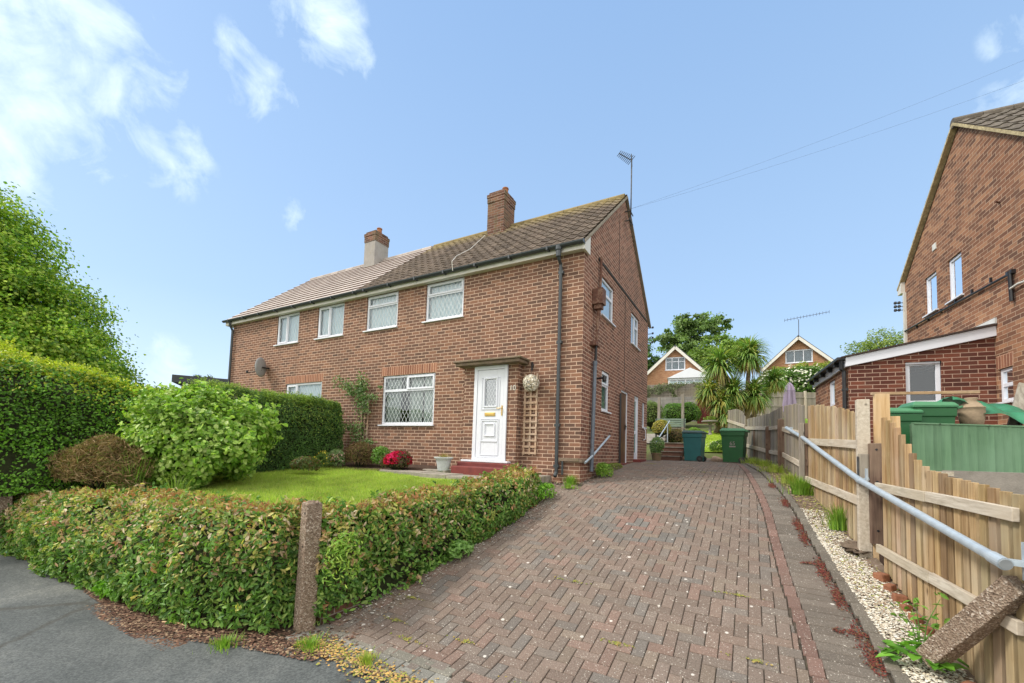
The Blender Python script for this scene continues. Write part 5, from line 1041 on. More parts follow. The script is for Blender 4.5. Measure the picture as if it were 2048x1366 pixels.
bush('broad_leaf_weed', 'lush green weed under the front hedge at the pavement edge', 'weed', (-3.45, -6.0, gz(-6) + .10), (.32, .16, .13), 420, [(.13, .32, .03), (.17, .36, .05)], .10, .04, 35, .2, stems=False)
bush('broad_leaf_weed', 'bright green weed at the top end of the driveway hedge', 'weed', (-.28, -1.15, gz(-1.1) + .12), (.16, .24, .16), 500, [(.16, .38, .03), (.24, .48, .05)], .07, .025, 36, .5, shell=.35, stems=False)
for i, (x, y, a, L, lab) in enumerate([(-2.0, -6.0, .25, .34, 'pale broken stick on the soil under the front hedge, nearer one'), (-5.0, -6.05, -.3, .42, 'pale twig sticking out low from the front hedge over the pavement')]):
    m = MB(); m.tube([(-L / 2, 0, .012), (0, .02, .02), (L / 2, 0, .012)], [.007, .008, .005], 6); o = m.build('stick', M_['wood_board'], tag_=(lab, 'stick')); o.location = (x, y, gz(y) + (.12 if i else .0)); o.rotation_euler = (0, 0, a)
m = MB(); m.lathe([(.0, 0), (.07, .0), (.09, .02), (.05, .05), (.01, .055)], n=9); o = m.build('litter', plain('blue_wrapper', (.25, .45, .50), (.5, .6, .6), 20, .4), tag_=('crumpled pale blue wrapper in the gutter below the front hedge', 'litter')); o.location = (-7.1, -6.12, gz(-6.1)); o.scale = (1, .6, .8)

# --- concrete posts
def conc_post(x, y, zb, zt, w_, lean, label, holes=True):
    t = thing('concrete_post', label, 'post', (x, y, zb)); m = MB(); h = zt - zb; a = w_ / 2; ta = a * .96; ins = a * .82
    rings = [(0, a), (h - .02, ta), (h - .0, ta * .9)]
    for z, r in rings: m.v += [(-r * 1.0, -r, z), (r, -r, z), (r, r, z), (-r, r, z)]; m.c += [(1, 1, 1)] * 4
    for i in range(2):
        for k in range(4): m.f.append((i * 4 + k, i * 4 + (k + 1) % 4, i * 4 + 4 + (k + 1) % 4, i * 4 + 4 + k))
    m.f.append((8, 9, 10, 11)); b = m.build('shaft', M_['concrete'], t, bevel=.008)
    m = MB()
    for i in range(26): q = rng.normal(0, .3, 2) * ta; s_ = rng.uniform(.008, .018); m.add([(q[0] - s_, q[1] - s_, h), (q[0] + s_, q[1] - s_, h), (q[0] + s_, q[1] + s_, h), (q[0] - s_, q[1] + s_, h), (q[0], q[1], h + s_ * 1.4)], [(0, 1, 4), (1, 2, 4), (2, 3, 4), (3, 0, 4)])
    m.build('broken_top', M_['concrete'], t)
    if holes:
        m = MB()
        for z in (h - .10, h - .42): m.tube([(.03, -a - .0015, z), (.03, -a + .01, z)], .010, 8)
        m.build('bolt_hole', M_['black'], t)
    t.rotation_euler = (math.radians(lean[0]), math.radians(lean[1]), math.radians(-14)); return t
conc_post(-.80, -5.42, -1.80, -.535, .155, (0, .6), 'weathered aggregate concrete post standing at the corner of the front hedge')
conc_post(-7.75, -6.08, -1.85, -.78, .14, (0, 0), 'weathered concrete post at the far left end of the front hedge', False)

# --- picket fence up the right side
def fsec(name, label, A, B, base, tops, rails, matp, matr, wp=.075, gap=.012, thick=.018, side=1, railh=.085, post=None):
    """tops/base: functions of t in 0..1 ; rails: list of (z at A, z at B)"""
    A = Vector((*A, 0)); B = Vector((*B, 0)); d = B - A; L = d.length; d.normalize(); n = Vector((-d.y, d.x, 0)) * side
    f = thing(name, label, 'fence', (A.x, A.y, 0)); m = MB(); s = .01; i = 0
    while s + wp < L:
        t = (s + wp / 2) / L; w2 = wp * rng.uniform(.9, 1.06); zb_, zt_ = base(t), tops(t) + rng.uniform(-.012, .012); p = d * s; c = rng.uniform(.62, 1.18); cc = (c, c * rng.uniform(.95, 1.02), c * rng.uniform(.88, 1.03)); o = n * (rng.uniform(.0, .004) + 0); tw = rng.uniform(-.006, .006)
        q = [p + o, p + d * w2 + o, p + d * w2 - n * thick + o, p - n * thick + o]
        m.add([(*v.xy, zb_) for v in q] + [((v + d * tw).x, (v + d * tw).y, zt_) for v in q], [(0, 3, 2, 1), (4, 5, 6, 7), (0, 1, 5, 4), (1, 2, 6, 5), (2, 3, 7, 6), (3, 0, 4, 7)], cc)
        s += wp + gap * rng.uniform(.5, 1.4)
    m.build('pickets', matp, f, bevel=.003)
    for za, zb2 in rails:
        m = MB(); a = n * .022; b = d * L + n * .022; k = .43 + .1 * rng.uniform(); mid = a.lerp(b, k); zm = za + (zb2 - za) * k
        m.bar((a.x, a.y, za), (mid.x, mid.y, zm), .035, railh, col=(1, 1, 1)); m.bar(((mid + n * .004).x, (mid + n * .004).y, zm - .004), ((b + n * .004).x, (b + n * .004).y, zb2 - .004), .035, railh, col=(.93, .93, .9)); m.build('rail', matr, f, bevel=.004)
    return f, d, n
T1 = lambda t: float(np.interp(t, [0, .22, .45, .58, .68, .78, .9, 1], [-.13, -.07, -.03, .02, .16, .36, .48, .56]))
f1, d1, n1 = fsec('picket_fence', 'fresh yellow larch picket fence with sloping top, nearest section beside the handrail', (4.43, -4.40), (4.195, -2.33), lambda t: gz(-4.4 + 2.4 * t) - .02, T1, [(-.25, -.21), (-.92, -.85)], M_['wood_fresh'], M_['wood_fresh_x'], .074, .030, thick=.030, side=1)
f2, d2, n2 = fsec('picket_fence', 'pale picket fence section rising between the tall double post and the brown post', (4.14, -1.88), (3.84, .45), lambda t: gz(-1.9 + 2.3 * t) + .02, lambda t: float(np.interp(t, [0, .45, .75, 1], [.60, .80, .90, .95])), [(.24, .36), (-.42, -.27)], M_['wood_fresh'], M_['wood_fresh_x'], .048, .022, side=1, railh=.10)
f3, d3, n3 = fsec('picket_fence', 'silver-grey picket fence section behind the upper half of the handrail', (3.81, .62), (3.69, 3.7), lambda t: gz(.5 + 3.2 * t) + .05, lambda t: float(np.interp(t, [0, .3, .7, 1], [.97, 1.11, 1.22, 1.30])), [(.47, .76), (-.06, .16)], M_['wood_grey'], M_['wood_fresh_x'], .065, .014, side=1, railh=.10)
f4, d4, n4 = fsec('picket_fence', 'silver-grey picket fence section beyond the post at the end of the handrail', (3.67, 3.88), (3.5, 6.15), lambda t: gz(4 + 2 * t) + .05, lambda t: 1.32 + .05 * t, [(.82, .92), (.17, .25)], M_['wood_grey'], M_['wood_fresh_x'], .075, .014, side=1, railh=.10)
f5, d5, n5 = fsec('picket_fence', 'low grey picket fence section dipping beside the green bin', (3.49, 6.3), (2.87, 9.15), lambda t: gz(6.3 + 2.8 * t), lambda t: 1.37 + .06 * t, [(.93, 1.12), (.25, .5)], M_['wood_grey'], M_['wood_fresh_x'], .08, .016, side=1, railh=.11)
f6, d6, n6 = fsec('picket_fence', 'farthest picket fence section climbing the back garden under the cabbage palm', (2.84, 9.25), (1.95, 12.9), lambda t: gz(9.2 + 3.6 * t), lambda t: float(np.interp(t, [0, .15, .35, 1], [1.52, 1.8, 1.95, 2.1])), [(1.18, 1.75), (.6, 1.2)], M_['wood_grey'], M_['wood_fresh_x'], .085, .016, side=1, railh=.11)
def bank():
    m = MB(); Y = list(np.arange(-4.7, .4, .3)); 
    for y in Y:
        fx = lerp_x(FENCE, max(y, -4.4)) + .075
        for x, z in ((fx, gz(y) - .3), (fx, -.30 + .10 * (y + 2) if y < -1 else 0.0), (fx + .5, -.20 if y < -1 else .02)): m.v.append((x, y, z)); m.c.append((1, 1, 1))
    m.f = [(i * 3 + k, i * 3 + k + 1, i * 3 + k + 4, i * 3 + k + 3) for i in range(len(Y) - 1) for k in range(2)]
    return m.build('soil_bank', M_['soil'])
structure(bank())
def wpost(x, y, zb_, zt_, w_, lab, mat='wood_brown', dome=True, d_=None, rz=0):
    m = MB(); a = w_ / 2; d_ = (d_ or w_) / 2; m.box(-a, a, -d_, d_, 0, zt_ - zb_ - (.02 if dome else 0))
    if dome: h = zt_ - zb_ - .02; m.add([(-a, -d_, h + .0005), (a, -d_, h + .0005), (a, d_, h + .0005), (-a, d_, h + .0005), (-a * .5, -d_ * .5, h + .022), (a * .5, -d_ * .5, h + .022), (a * .5, d_ * .5, h + .022), (-a * .5, d_ * .5, h + .022)], [(4, 5, 6, 7), (0, 1, 5, 4), (1, 2, 6, 5), (2, 3, 7, 6), (3, 0, 4, 7)])
    o = m.build('fence_post', M_[mat], tag_=(lab, 'post'), bevel=.006); o.location = (x, y, zb_); o.rotation_euler = (0, 0, rz); return o
tp = thing('fence_post', 'tall doubled timber post with bolted side plank, where the fence steps up', 'post', (4.12, -2.0, -1.15))
m = MB(); m.box(-.055, .062, -.05, .05, 0, 1.90); m.build('post', M_['wood_fresh_x'], tp, bevel=.006)
m = MB(); m.box(.035, .145, -.155, -.055, .30, 1.40); m.build('side_plank', M_['wood_brown'], tp, bevel=.006)
m = MB(); m.box(.064, .135, -.05, .05, 0, .98); m.build('base_post', M_['wood_board'], tp, bevel=.006)
m = MB(); m.box(-.055, .033, -.105, -.055, .93, 1.28); m.build('front_plank', M_['wood_grey'], tp, bevel=.006)
m = MB(); m.box(-.068, -.0565, -.11, -.07, .98, 1.25); m.build('steel_plate', M_['steel_dark'], tp)
m = MB()
for z in (1.33, .98, .45): m.tube([(.09, -.158, z), (.09, -.15, z)], .012, 8)
m.build('bolt', M_['black'], tp)
p2 = wpost(3.86, .50, gz(.5) - .05, .66, .12, 'grey-brown post carrying a patched rail, second along the handrail', 'wood_brown', False)
m = MB(); m.box(-.14, -.065, -.07, .0, 0, .5 + .72); m.build('side_plank', M_['wood_grey'], p2, bevel=.005)
for za, zb9 in ((.98, 1.14), (.50, .62)): m = MB(); m.box(-.05, .09, -.085, -.061, za, zb9); m.build('patch_board', M_['wood_brown'], p2, bevel=.004)
wpost(3.63, 3.74, gz(3.7) - .05, 1.0, .13, 'dark domed timber post where the handrail starts at its upper end')
wpost(3.46, 6.2, gz(6.2), .98, .16, 'dark domed timber post, second beyond the handrail')
wpost(3.14, 8.05, gz(8), 1.12, .12, 'dark domed timber post, third beyond the handrail')
wpost(2.82, 9.2, gz(9.0), 1.12, .13, 'dark domed timber post right behind the green bin')
# far end post with prop strut
cp = thing('concrete_post', 'concrete fence post with steel plate at the right edge, where the handrail ends', 'post', (4.50, -4.48, gz(-4.5) - .05))
m = MB(); m.box(-.06, .06, -.06, .06, 0, 1.46); m.build('shaft', M_['concrete'], cp, bevel=.008)
m = MB(); m.box(-.068, -.0605, -.07, .05, .98, 1.26).box(-.075, -.061, -.085, -.06, .88, 1.22); m.build('steel_plate', M_['steel'], cp, bevel=.002)
m = MB(); m.tube([(-.075, -.05, .92), (-.10, -.05, .92)], .011, 6).tube([(-.075, -.05, 1.0), (-.10, -.05, 1.0)], .011, 6); m.build('bolt', M_['steel'], cp)
st = MB(); st.bar((4.42, -4.40, -.66), (4.13, -3.92, -1.36), .125, .13, (0, 0, 1)); st.build('concrete_strut', M_['concrete'], bevel=.008, tag_=('slanting concrete strut propping the end post at the right edge', 'strut'))
m = MB(); m.box(4.55, 4.575, -4.62, -4.42, -.6, -.17); m.box(4.545, 4.58, -4.63, -4.61, -1.6, -.16); m.build('fence_board', M_['green_panel'], bevel=.003, tag_=('sliver of green stained fence board at the right edge of the view', 'fence board'))
# handrail
hr = thing('handrail', 'long galvanised steel tube handrail sloping down along the picket fence', 'handrail', (4.0, -1, 0))
a = Vector((.31, -3.51, -.53)); a2 = Vector((.045, -1.25, -.16)); b = Vector((-.345, 3.10, .675)); m = MB(); m.tube([a, a.lerp(a2, .5), a2, Vector((-.15, .22, .19)), Vector((-.225, 1.32, .40)), b], .031, 18); m.build('tube', M_['steel'], hr, smooth=False)
m = MB(); dd = (a2 - a).normalized(); m.tube([a - dd * .012, a + dd * .10], .037, 18); m.build('end_socket', M_['steel'], hr)
m = MB(); m.tube([a - dd * .02, a - dd * .006], .030, 18); m.build('end_cap', plain('end_cap_metal', (.34, .36, .37), None, 20, .5, metal=.3), hr)
m = MB(); m.bar(a + dd * .04 + Vector((.03, 0, 0)), a + dd * .04 + Vector((.12, -.02, .0)), .04, .035).box(a.x + .088, a.x + .10, a.y - .05, a.y + .04, a.z - .09, a.z + .13); m.build('bracket', M_['steel'], hr)
for t in (.33,):
    p = a2 + dd * .0; m = MB(); m.tube([p - dd * .03, p + dd * .03], .036, 18).bar(p, p + Vector((.08, .02, .02)), .02, .03).box(p.x + .05, p.x + .065, p.y - .03, p.y + .03, p.z, p.z + .13); m.build('bracket', M_['steel'], hr)
p = b; m = MB(); m.tube([p - dd * .04, p + dd * .04], .037, 12).bar(p, p + Vector((.10, 0, 0)), .03, .05); m.build('bracket', M_['steel'], hr)
# brick bits at fence foot
BL_ = ['first and tallest', 'second', 'third', 'fourth', 'fifth', 'sixth']
for i, (x, y, s) in enumerate([(4.15, -2.55, .055), (4.17, -2.75, .045), (4.19, -2.95, .05), (4.2, -3.1, .04), (4.22, -3.27, .045), (4.25, -3.42, .04)]):
    m = MB(); m.box(-s, s, -s * .8, s * .8, -.02, s * 1.1); o = m.build('broken_brick', M_['brickbit'], bevel=.012, tag_=(BL_[i] + ' broken red brick from the post, at the larch fence foot', 'brick', 'broken bricks at the fence foot')); o.location = (x, y, gz(y) + .03); o.rotation_euler = (rng.uniform(-.2, .2), rng.uniform(-.2, .2), rng.uniform(0, 3))
m = MB(); m.lathe([(.10, 0), (.20, .03), (.18, .09), (.06, .13)], n=10); o = m.build('garden_rock', M_['brickbit'], tag_=('flat reddish stone leaning at the foot of the fence at bottom right', 'stone'), smooth=True); o.location = (4.37, -4.15, gz(-4.2)); o.rotation_euler = (.2, .3, .4)
def mound(x, y, r, h, mat, name, lab, cat):
    m = MB(); core_ell(m, (0, 0, 0), r, 1, 1.0); m.v = [(p[0] + .03 * math.sin(p[1] * 30 + i), p[1] + .03 * math.sin(p[0] * 25 + i), p[2] + .015 * math.sin(i * 1.7)) for i, p in enumerate(m.v)]; o = m.build(name, mat, smooth=True, tag_=(lab, cat)); o.location = (x, y, h); return o
mound(4.08, -1.75, (.15, .34, .045), gz(-1.8) + .035, M_['cover_soil'], 'soil_mound', 'low mound of gritty soil at the base of the tall double post', 'soil mound')

# --- neighbour's front yard: bins, green panel, urn, tarp, planks
def wheelie_bin(label, loc, rz, h, w_, dpt, mbody, mlid, mark=False, wheels_side=1, group=None):
    b = thing('wheelie_bin', label, 'wheelie bin', loc, rz, group); bh = h * .88; m = MB(); wb, db = w_ * .40, dpt * .38; wt, dt = w_ * .47, dpt * .47
    def ring(a, d, z): return [(-a, -d, z), (a, -d, z), (a, d, z), (-a, d, z)]
    rr = [(wb, db, .02), (wb * 1.0, db, .06), (wt * .97, dt * .97, bh * .86), (wt * 1.03, dt * 1.03, bh * .865), (wt * 1.05, dt * 1.05, bh)]
    for a_, d_, z in rr: m.v += ring(a_, d_, z); m.c += [(1, 1, 1)] * 4
    for i in range(len(rr) - 1):
        for k in range(4): m.f.append((i * 4 + k, i * 4 + (k + 1) % 4, i * 4 + 4 + (k + 1) % 4, i * 4 + 4 + k))
    m.f.append((3, 2, 1, 0)); m.f.append(tuple(range(len(m.v) - 4, len(m.v)))); m.build('body', mbody, b, bevel=.018)
    m = MB(); z = bh + .004; a_, d_ = wt * 1.12, dt * 1.10
    m.v += ring(a_, d_, z) + ring(a_, d_, z + .035) + [(-a_ * .82, -d_ * .82, z + h * .10), (a_ * .86, -d_ * .82, z + h * .085), (a_ * .86, d_ * .82, z + h * .085), (-a_ * .82, d_ * .82, z + h * .10)]; m.c += [(1, 1, 1)] * 12
    for i in range(2):
        for k in range(4): m.f.append((i * 4 + k, i * 4 + (k + 1) % 4, i * 4 + 4 + (k + 1) % 4, i * 4 + 4 + k))
    m.f += [(8, 9, 10, 11), (3, 2, 1, 0)]; m.build('lid', mlid, b, bevel=.014)
    m = MB(); x = wheels_side * wt * 1.12; m.tube([(x, -dt * .8, bh - .0), (x + wheels_side * .05, -dt * .8, bh + .02), (x + wheels_side * .05, dt * .8, bh + .02), (x, dt * .8, bh)], .016, 8); m.build('handle', mlid, b)
    for s_ in (-1, 1):
        m = MB(); y0 = s_ * (db * 1.0); ys_ = (y0, y0 + s_ * .05); m.tube([(wheels_side * (wb - .02), ys_[0], .10), (wheels_side * (wb - .02), ys_[1], .10)], .10, 20); wl = m.build('wheel', M_['black'], b, bevel=.008)
        m = MB(); m.tube([(wheels_side * (wb - .02), ys_[1], .10), (wheels_side * (wb - .02), ys_[1] + s_ * .006, .10)], .04, 14); m.build('hub', M_['steel_dark'], wl)
    if mark:
        t = text_mesh('number_mark', '65', .17, M_['render'], b, (.0, -dt * .95 - .004, bh * .62), (math.pi / 2 + .09, 0, 0)); m = MB(); yy = -dt * .92
        m.add([(-.095, yy + .003, bh * .5), (.095, yy + .003, bh * .5), (.095, yy - .003, bh * .5 + .045), (-.095, yy - .003, bh * .5 + .045)], [(0, 1, 2, 3)]); o = m.build('white_label', M_['render'], b); o.location = (0, -.006, 0)
    return b
wheelie_bin('teal wheelie bin with dark lid, left of the green one up the driveway', (1.28, 7.95, gz(7.9)), math.radians(-8), 1.10, .66, .66, M_['bin_teal'], plain('dark_teal_lid', (.05, .09, .09), (.035, .06, .06), 5, .4))
wheelie_bin('green wheelie bin with white 65 marking at the top of the driveway by the fence', (2.52, 7.95, gz(7.9)), math.radians(-8), 1.18, .74, .70, M_['bin_green'], M_['bin_green_l'], True)
wheelie_bin('shorter green bin of the two behind the picket fence', (4.84, -.20, -.03), math.radians(8), .86, .40, .40, M_['bin_green'], M_['bin_green_l'])
wheelie_bin('taller green wheelie bin of the neighbour\'s two, partly behind the green panel', (5.17, -.12, -.03), math.radians(8), .95, .47, .45, M_['bin_green'], M_['bin_green_l'])
gp = thing('green_fence_panel', 'green stained feather-edge board panel standing on a concrete base in the neighbour\'s yard', 'fence panel', (4.78, -1.12, -.04), math.radians(28))
m = MB(); x = 0.0
while x < 2.6:
    c = rng.uniform(.88, 1.1); m.add([(x, 0, .0), (x + .118, -.012, .0), (x + .118, .004, 0), (x, .008, 0), (x, 0, .57), (x + .118, -.012, .57), (x + .118, .004, .57), (x, .008, .57)], [(0, 3, 2, 1), (4, 5, 6, 7), (0, 1, 5, 4), (1, 2, 6, 5), (2, 3, 7, 6), (3, 0, 4, 7)], (c, c, c)); x += .105
m.build('boards', M_['green_panel'], gp)
m = MB(); m.box(-.02, 2.7, -.02, .02, .572, .59).box(-.035, -.002, -.015, .02, 0, .57); m.build('capping', M_['green_panel'], gp, bevel=.003)
m = MB(); m.box(-.4, .9, -.06, .06, -.06, -.005); m.build('gravel_board', M_['wood_fresh_x'], gp)
m = MB(); m.box(-.3, 3, -.08, .08, -.9, -.065); m.build('concrete_base', M_['concrete_grey'], gp)
ur = MB(); ur.lathe([(.07, 0), (.11, .02), (.125, .10), (.135, .20), (.13, .25), (.137, .255), (.137, .27), (.12, .275), (.09, .32), (.05, .36), (.07, .39), (.065, .40)], (0, 0, 0), 20); o = ur.build('stone_urn', M_['stone_urn'], smooth=True, tag_=('sand-coloured stone urn between the neighbour\'s bin and the tarpaulin', 'urn')); o.location = (5.66, .0, .57)
m = MB(); m.box(5.4, 6.5, -.12, .6, -.03, .565); m.build('stone_block', M_['concrete_grey'], tag_=('grey concrete block store behind the green panel, under the tarpaulin', 'block'))
def tarp():
    m = MB(); nx, ny = 26, 12; 
    for j in range(ny + 1):
        for i in range(nx + 1):
            u, v = i / nx, j / ny; x = 5.44 + 1.13 * u; y = -.12 + .6 * v + .12 * u; z = 1.01 - .30 * u ** 1.6 - (.22 * (1 - v) ** 2 * min(1, 3 * u + .25)) + .035 * math.sin(u * 17 + v * 5) + .025 * math.sin(v * 13 + u * 7) - .12 * max(0, .15 - u)
            m.v.append((x + .02 * math.sin(v * 11), y + .02 * math.sin(u * 15), z)); m.c.append((1, 1, 1))
    m.f = [(j * (nx + 1) + i, j * (nx + 1) + i + 1, (j + 1) * (nx + 1) + i + 1, (j + 1) * (nx + 1) + i) for j in range(ny) for i in range(nx)]
    return m.build('tarpaulin', M_['tarp'], smooth=True, tag_=('crumpled green tarpaulin heaped beside the stone urn', 'tarpaulin'))
tarp()
m = MB(); m.bar((6.17, .35, .50), (6.42, .62, 1.22), .14, .035, (0, 1, 0)); m.build('plank', M_['wood_grey'], bevel=.004, tag_=('grey plank leaning against the neighbour\'s wall at the right edge', 'plank'))
m = MB(); m.bar((6.30, .28, .50), (6.55, .5, 1.1), .12, .03, (0, 1, 0)); m.build('plank', M_['wood_board'], bevel=.004, tag_=('yellow plank leaning in front of the grey one at the right edge', 'plank'))
m = MB(); m.box(4.36, 4.52, -1.30, -1.275, .2, .90).box(4.36, 4.62, -1.274, -1.26, .18, .62); m.build('board', M_['wood_board'], bevel=.003, tag_=('pale knotty board upright behind the tall double post', 'board'))
m = MB(); m.bar((4.34, -1.3, .905), (5.50, -.72, .96), .03, .035); m.build('batten', M_['wood_board_x'], bevel=.003, tag_=('thin timber batten laid level from the fence post across to the bins', 'batten'))

# --- by the front door
pt = thing('flower_pot', 'pale grey plastic pot with dry grassy plant beside the front door step', 'plant pot', (-2.98, -.62, lz(-3, -.6) + .03))
m = MB(); m.lathe([(.105, 0), (.125, .02), (.165, .24), (.175, .25), (.178, .275), (.215, .29), (.218, .315), (.195, .32), (.18, .29), (.01, .28)], (0, 0, 0), 28); m.build('pot', M_['pot'], pt, smooth=False)
t_ = tuft('pot_plant', 'x', 0, 0, .27, 160, .18, .3, .16, [(.30, .26, .10), (.38, .24, .12), (.22, .28, .08)], bend=.9, thick=.004); t_.parent = pt
for k_ in ('label', 'category'): del t_[k_]
def trellis(label, x0, x1, z0, z1, rows, y, mat):
    t = thing('trellis', label, 'trellis', (x0, y, z0)); m = MB(); w_ = x1 - x0; h = z1 - z0
    for i in range(3): xx = w_ * i / 2; m.box(xx - .021, xx + .021, -.014, .0, 0, h)
    for j in range(rows): zz = h * (j + .3) / rows; m.box(-.03, w_ + .03, -.026, -.0125, zz - .021, zz + .021)
    m.build('lattice', mat, t); return t
trellis('narrow brown wooden trellis fixed to the wall right of the front door', -1.28, -1.0, -.04, 1.72, 13, -.02, M_['wood_trellis'])
trellis('narrow weathered trellis carrying the climber left of the big window', -6.38, -6.14, -.3, 1.5, 12, -.02, M_['wood_trellis'])
cl = thing('climbing_rose', 'straggly climbing plant growing up the trellis between the two houses', 'climbing plant', (-6.28, -.1, -.4))
P = []
m = MB()
for (cx, cz, sx, sz, k) in [(0, 1.98, .22, .36, 620), (.1, 1.55, .26, .25, 260), (-.55, 2.1, .35, .15, 170), (-.95, 2.3, .2, .12, 60), (-.1, .85, .25, .28, 260), (-.42, .95, .14, .10, 90), (.38, .5, .2, .1, 90), (.45, 1.75, .25, .12, 60), (.75, 2.0, .1, .05, 22), (0, .4, .2, .25, 130), (-.35, 1.9, .3, .1, 80)]:
    P.append(np.stack([cx + rng.normal(0, sx * .55, k), -.04 - np.abs(rng.normal(0, .06, k)), cz + rng.normal(0, sz * .55, k)], 1)); m.tube([(0, .03, cz * .4), (cx * .5, 0, cz * .8), (cx, -.03, cz)], [.007, .005, .003], 5)
P = np.concatenate(P); leaves('foliage', M_['leaf'], P, np.tile([0, -1.0, .3], (len(P), 1)), .065, .035, pick([(.10, .20, .05), (.16, .27, .08), (.08, .15, .04), (.28, .36, .18)], len(P)), cl, .2, .2, .7)
m.tube([(0, 0, 0), (.05, .03, .6), (-.04, .03, 1.2), (.02, .03, 2.0)], [.012, .01, .008, .005], 6); m.build('stem', M_['bark'], cl)
fb = thing('flower_ball', 'white artificial flower ball hanging from a bracket beside the front door', 'hanging decoration', (-1.075, -.17, 1.5))
P, Nn = ell_points((0, 0, 0), (.165, .165, .165), 900, .05, 3, .02); leaves('petals', M_['chips'], P, Nn, .055, .04, pick([(.80, .77, .68), (.86, .84, .78), (.66, .58, .44), (.78, .74, .64)], 900), fb, .1, 0, .6)
m = MB(); m.tube([(0, 0, .14), (0, 0, .34)], .004, 5).tube([(.0, .0, .34), (.02, .06, .40), (-.06, .168, .44)], .010, 6).box(-.085, -.045, .155, .169, .30, .48); m.build('bracket', M_['black'], fb)

# --- back garden
def rock(x, y, z, r, lab):
    m = MB(); core_ell(m, (0, 0, 0), r, 1, 1); m.v = [(p[0] * (1 + .15 * math.sin(3 * p[1] / r[1] + x * 9)), p[1] * (1 + .12 * math.sin(4 * p[0] / r[0])), p[2] * (1 + .2 * math.sin(2 * p[0] / r[0] + x * 5))) for p in m.v]; o = m.build('rockery_stone', M_['rock'], smooth=True, tag_=(lab, 'stone', 'stones edging the top of the driveway')); o.location = (x, y, z); return o
for (x, y, rx, rz_, lab) in [(.55, 8.7, .26, .17, 'leftmost rounded rockery stone, next to the garden steps'), (.98, 8.72, .24, .13, 'low rockery stone directly left of the teal bin'), (1.95, 8.75, .24, .15, 'pinkish rockery stone between the two bins, nearer the teal one'), (2.3, 8.8, .2, .12, 'flat rockery stone half hidden by the green bin'), (3.1, 8.75, .2, .2, 'upright rockery stone between green bin and fence posts')]:
    rock(x, y, gz(8.5) + .06, (rx, .2, rz_), lab)
pl = thing('flower_pot', 'small dark terracotta bowl with red and yellow flowers left of the teal bin', 'plant pot', (1.0, 9.0, gz(8.95) + .02))
m = MB(); m.lathe([(.12, 0), (.19, .14), (.21, .15), (.21, .18), (.17, .17)], n=20); m.build('pot', M_['brickbit'], pl)
P, Nn = ell_points((0, 0, .22), (.17, .17, .12), 260, .2, 5); leaves('flowers', M_['leaf'], P, Nn, .06, .03, pick([(.5, .2, .05), (.45, .4, .06), (.12, .25, .05)], 260), pl)
pd = thing('flower_pot', 'terracotta pot with leafy green plant at the far corner of the gable wall', 'plant pot', (.27, 6.55, gz(6.5)))
m = MB(); m.lathe([(.13, 0), (.17, .22), (.185, .225), (.185, .26), (.15, .25)], n=20); m.build('pot', plain('mossy_clay', (.22, .14, .09), (.13, .12, .06), 8, .9), pd)
P, Nn = ell_points((0, 0, .50), (.24, .22, .30), 700, .25, 6); leaves('foliage', M_['leaf'], P, Nn, .075, .03, pick([(.12, .24, .06), (.18, .30, .09), (.24, .34, .14)], 700), pd)
stp = thing('garden_steps', 'brick garden steps with metal handrail climbing beside the house corner', 'steps', (.36, 8.0, gz(8)))
for i in range(4): 
    m = MB(); m.box(-.45, .45, .36 * i, .36 * (i + 1) + .04, -.2, .17 * (i + 1) - .03); m.build('riser', plain('step_brick', (.17, .085, .06), (.11, .06, .045), 12, .9), stp)
    m = MB(); m.box(-.46, .46, .36 * i - .03, .36 * (i + 1) - .002, .17 * (i + 1) - .028, .17 * (i + 1)); m.build('tread', M_['slab'], stp)
m = MB(); m.tube([(-.38, -.1, .62), (-.22, 1.9, 1.58)], .022, 8).tube([(-.38, -.05, -.1), (-.38, -.05, .64)], .018, 8).tube([(-.24, 1.55, .3), (-.24, 1.55, 1.44)], .02, 8); m.build('handrail', M_['steel'], stp)
def garden_bench():
    b = thing('garden_bench', 'old slatted garden bench with green painted back on the terrace', 'bench', (-.02, 11.0, gz(11) + .03), math.radians(6)); m = MB()
    for i in range(4): m.box(-.62, .62, -.2 + .11 * i, -.12 + .11 * i, .40, .425)
    m.build('seat', M_['wood_grey'], b); m = MB()
    for i in range(4): m.box(-.62, .62, .22 + .03 * i, .24 + .03 * i, .50 + .095 * i, .575 + .095 * i)
    m.build('backrest', plain('pale_green_paint', (.24, .32, .25), (.16, .22, .17), 9, .8), b)
    for s_ in (-.56, .56):
        for yy in (-.18, .2): m = MB(); m.box(s_ - .02, s_ + .02, yy - .02, yy + .02, 0, .40 if yy < 0 else .86); m.build('leg', M_['steel_dark'], b)
garden_bench()
wpost(-.76, 12.55, 1.0, 2.78, .12, 'tall weathered garden post left of the green shrub', 'wood_grey', False)
wpost(.22, 13.1, 1.15, 2.95, .12, 'tall weathered garden post standing in front of the round green shrub', 'wood_grey', False)
tb = thing('bird_table', 'low stone-topped garden table with trailing plant in front of the red shed', 'garden table', (1.45, 12.3, gz(12.3)))
m = MB(); m.lathe([(.33, .56), (.35, .58), (.35, .62), (.3, .64)], n=20); m.build('top', M_['concrete_grey'], tb); m = MB(); m.lathe([(.14, 0), (.06, .1), (.05, .45), (.12, .56)], n=14); m.build('pedestal', M_['concrete_grey'], tb)
P, Nn = ell_points((0, 0, .72), (.28, .25, .12), 200, .2, 7); leaves('trailing_plant', M_['leaf'], P, Nn, .07, .03, pick(GR, 200), tb)
bush('garden_shrub', 'rounded green shrub in front of the grey garden wall', 'shrub', (-.05, 14.6, 2.15), (.95, .6, .62), 4500, [(.09, .22, .03), (.13, .28, .04), (.20, .36, .05), (.07, .16, .02)], .075, .03, 41, .18)
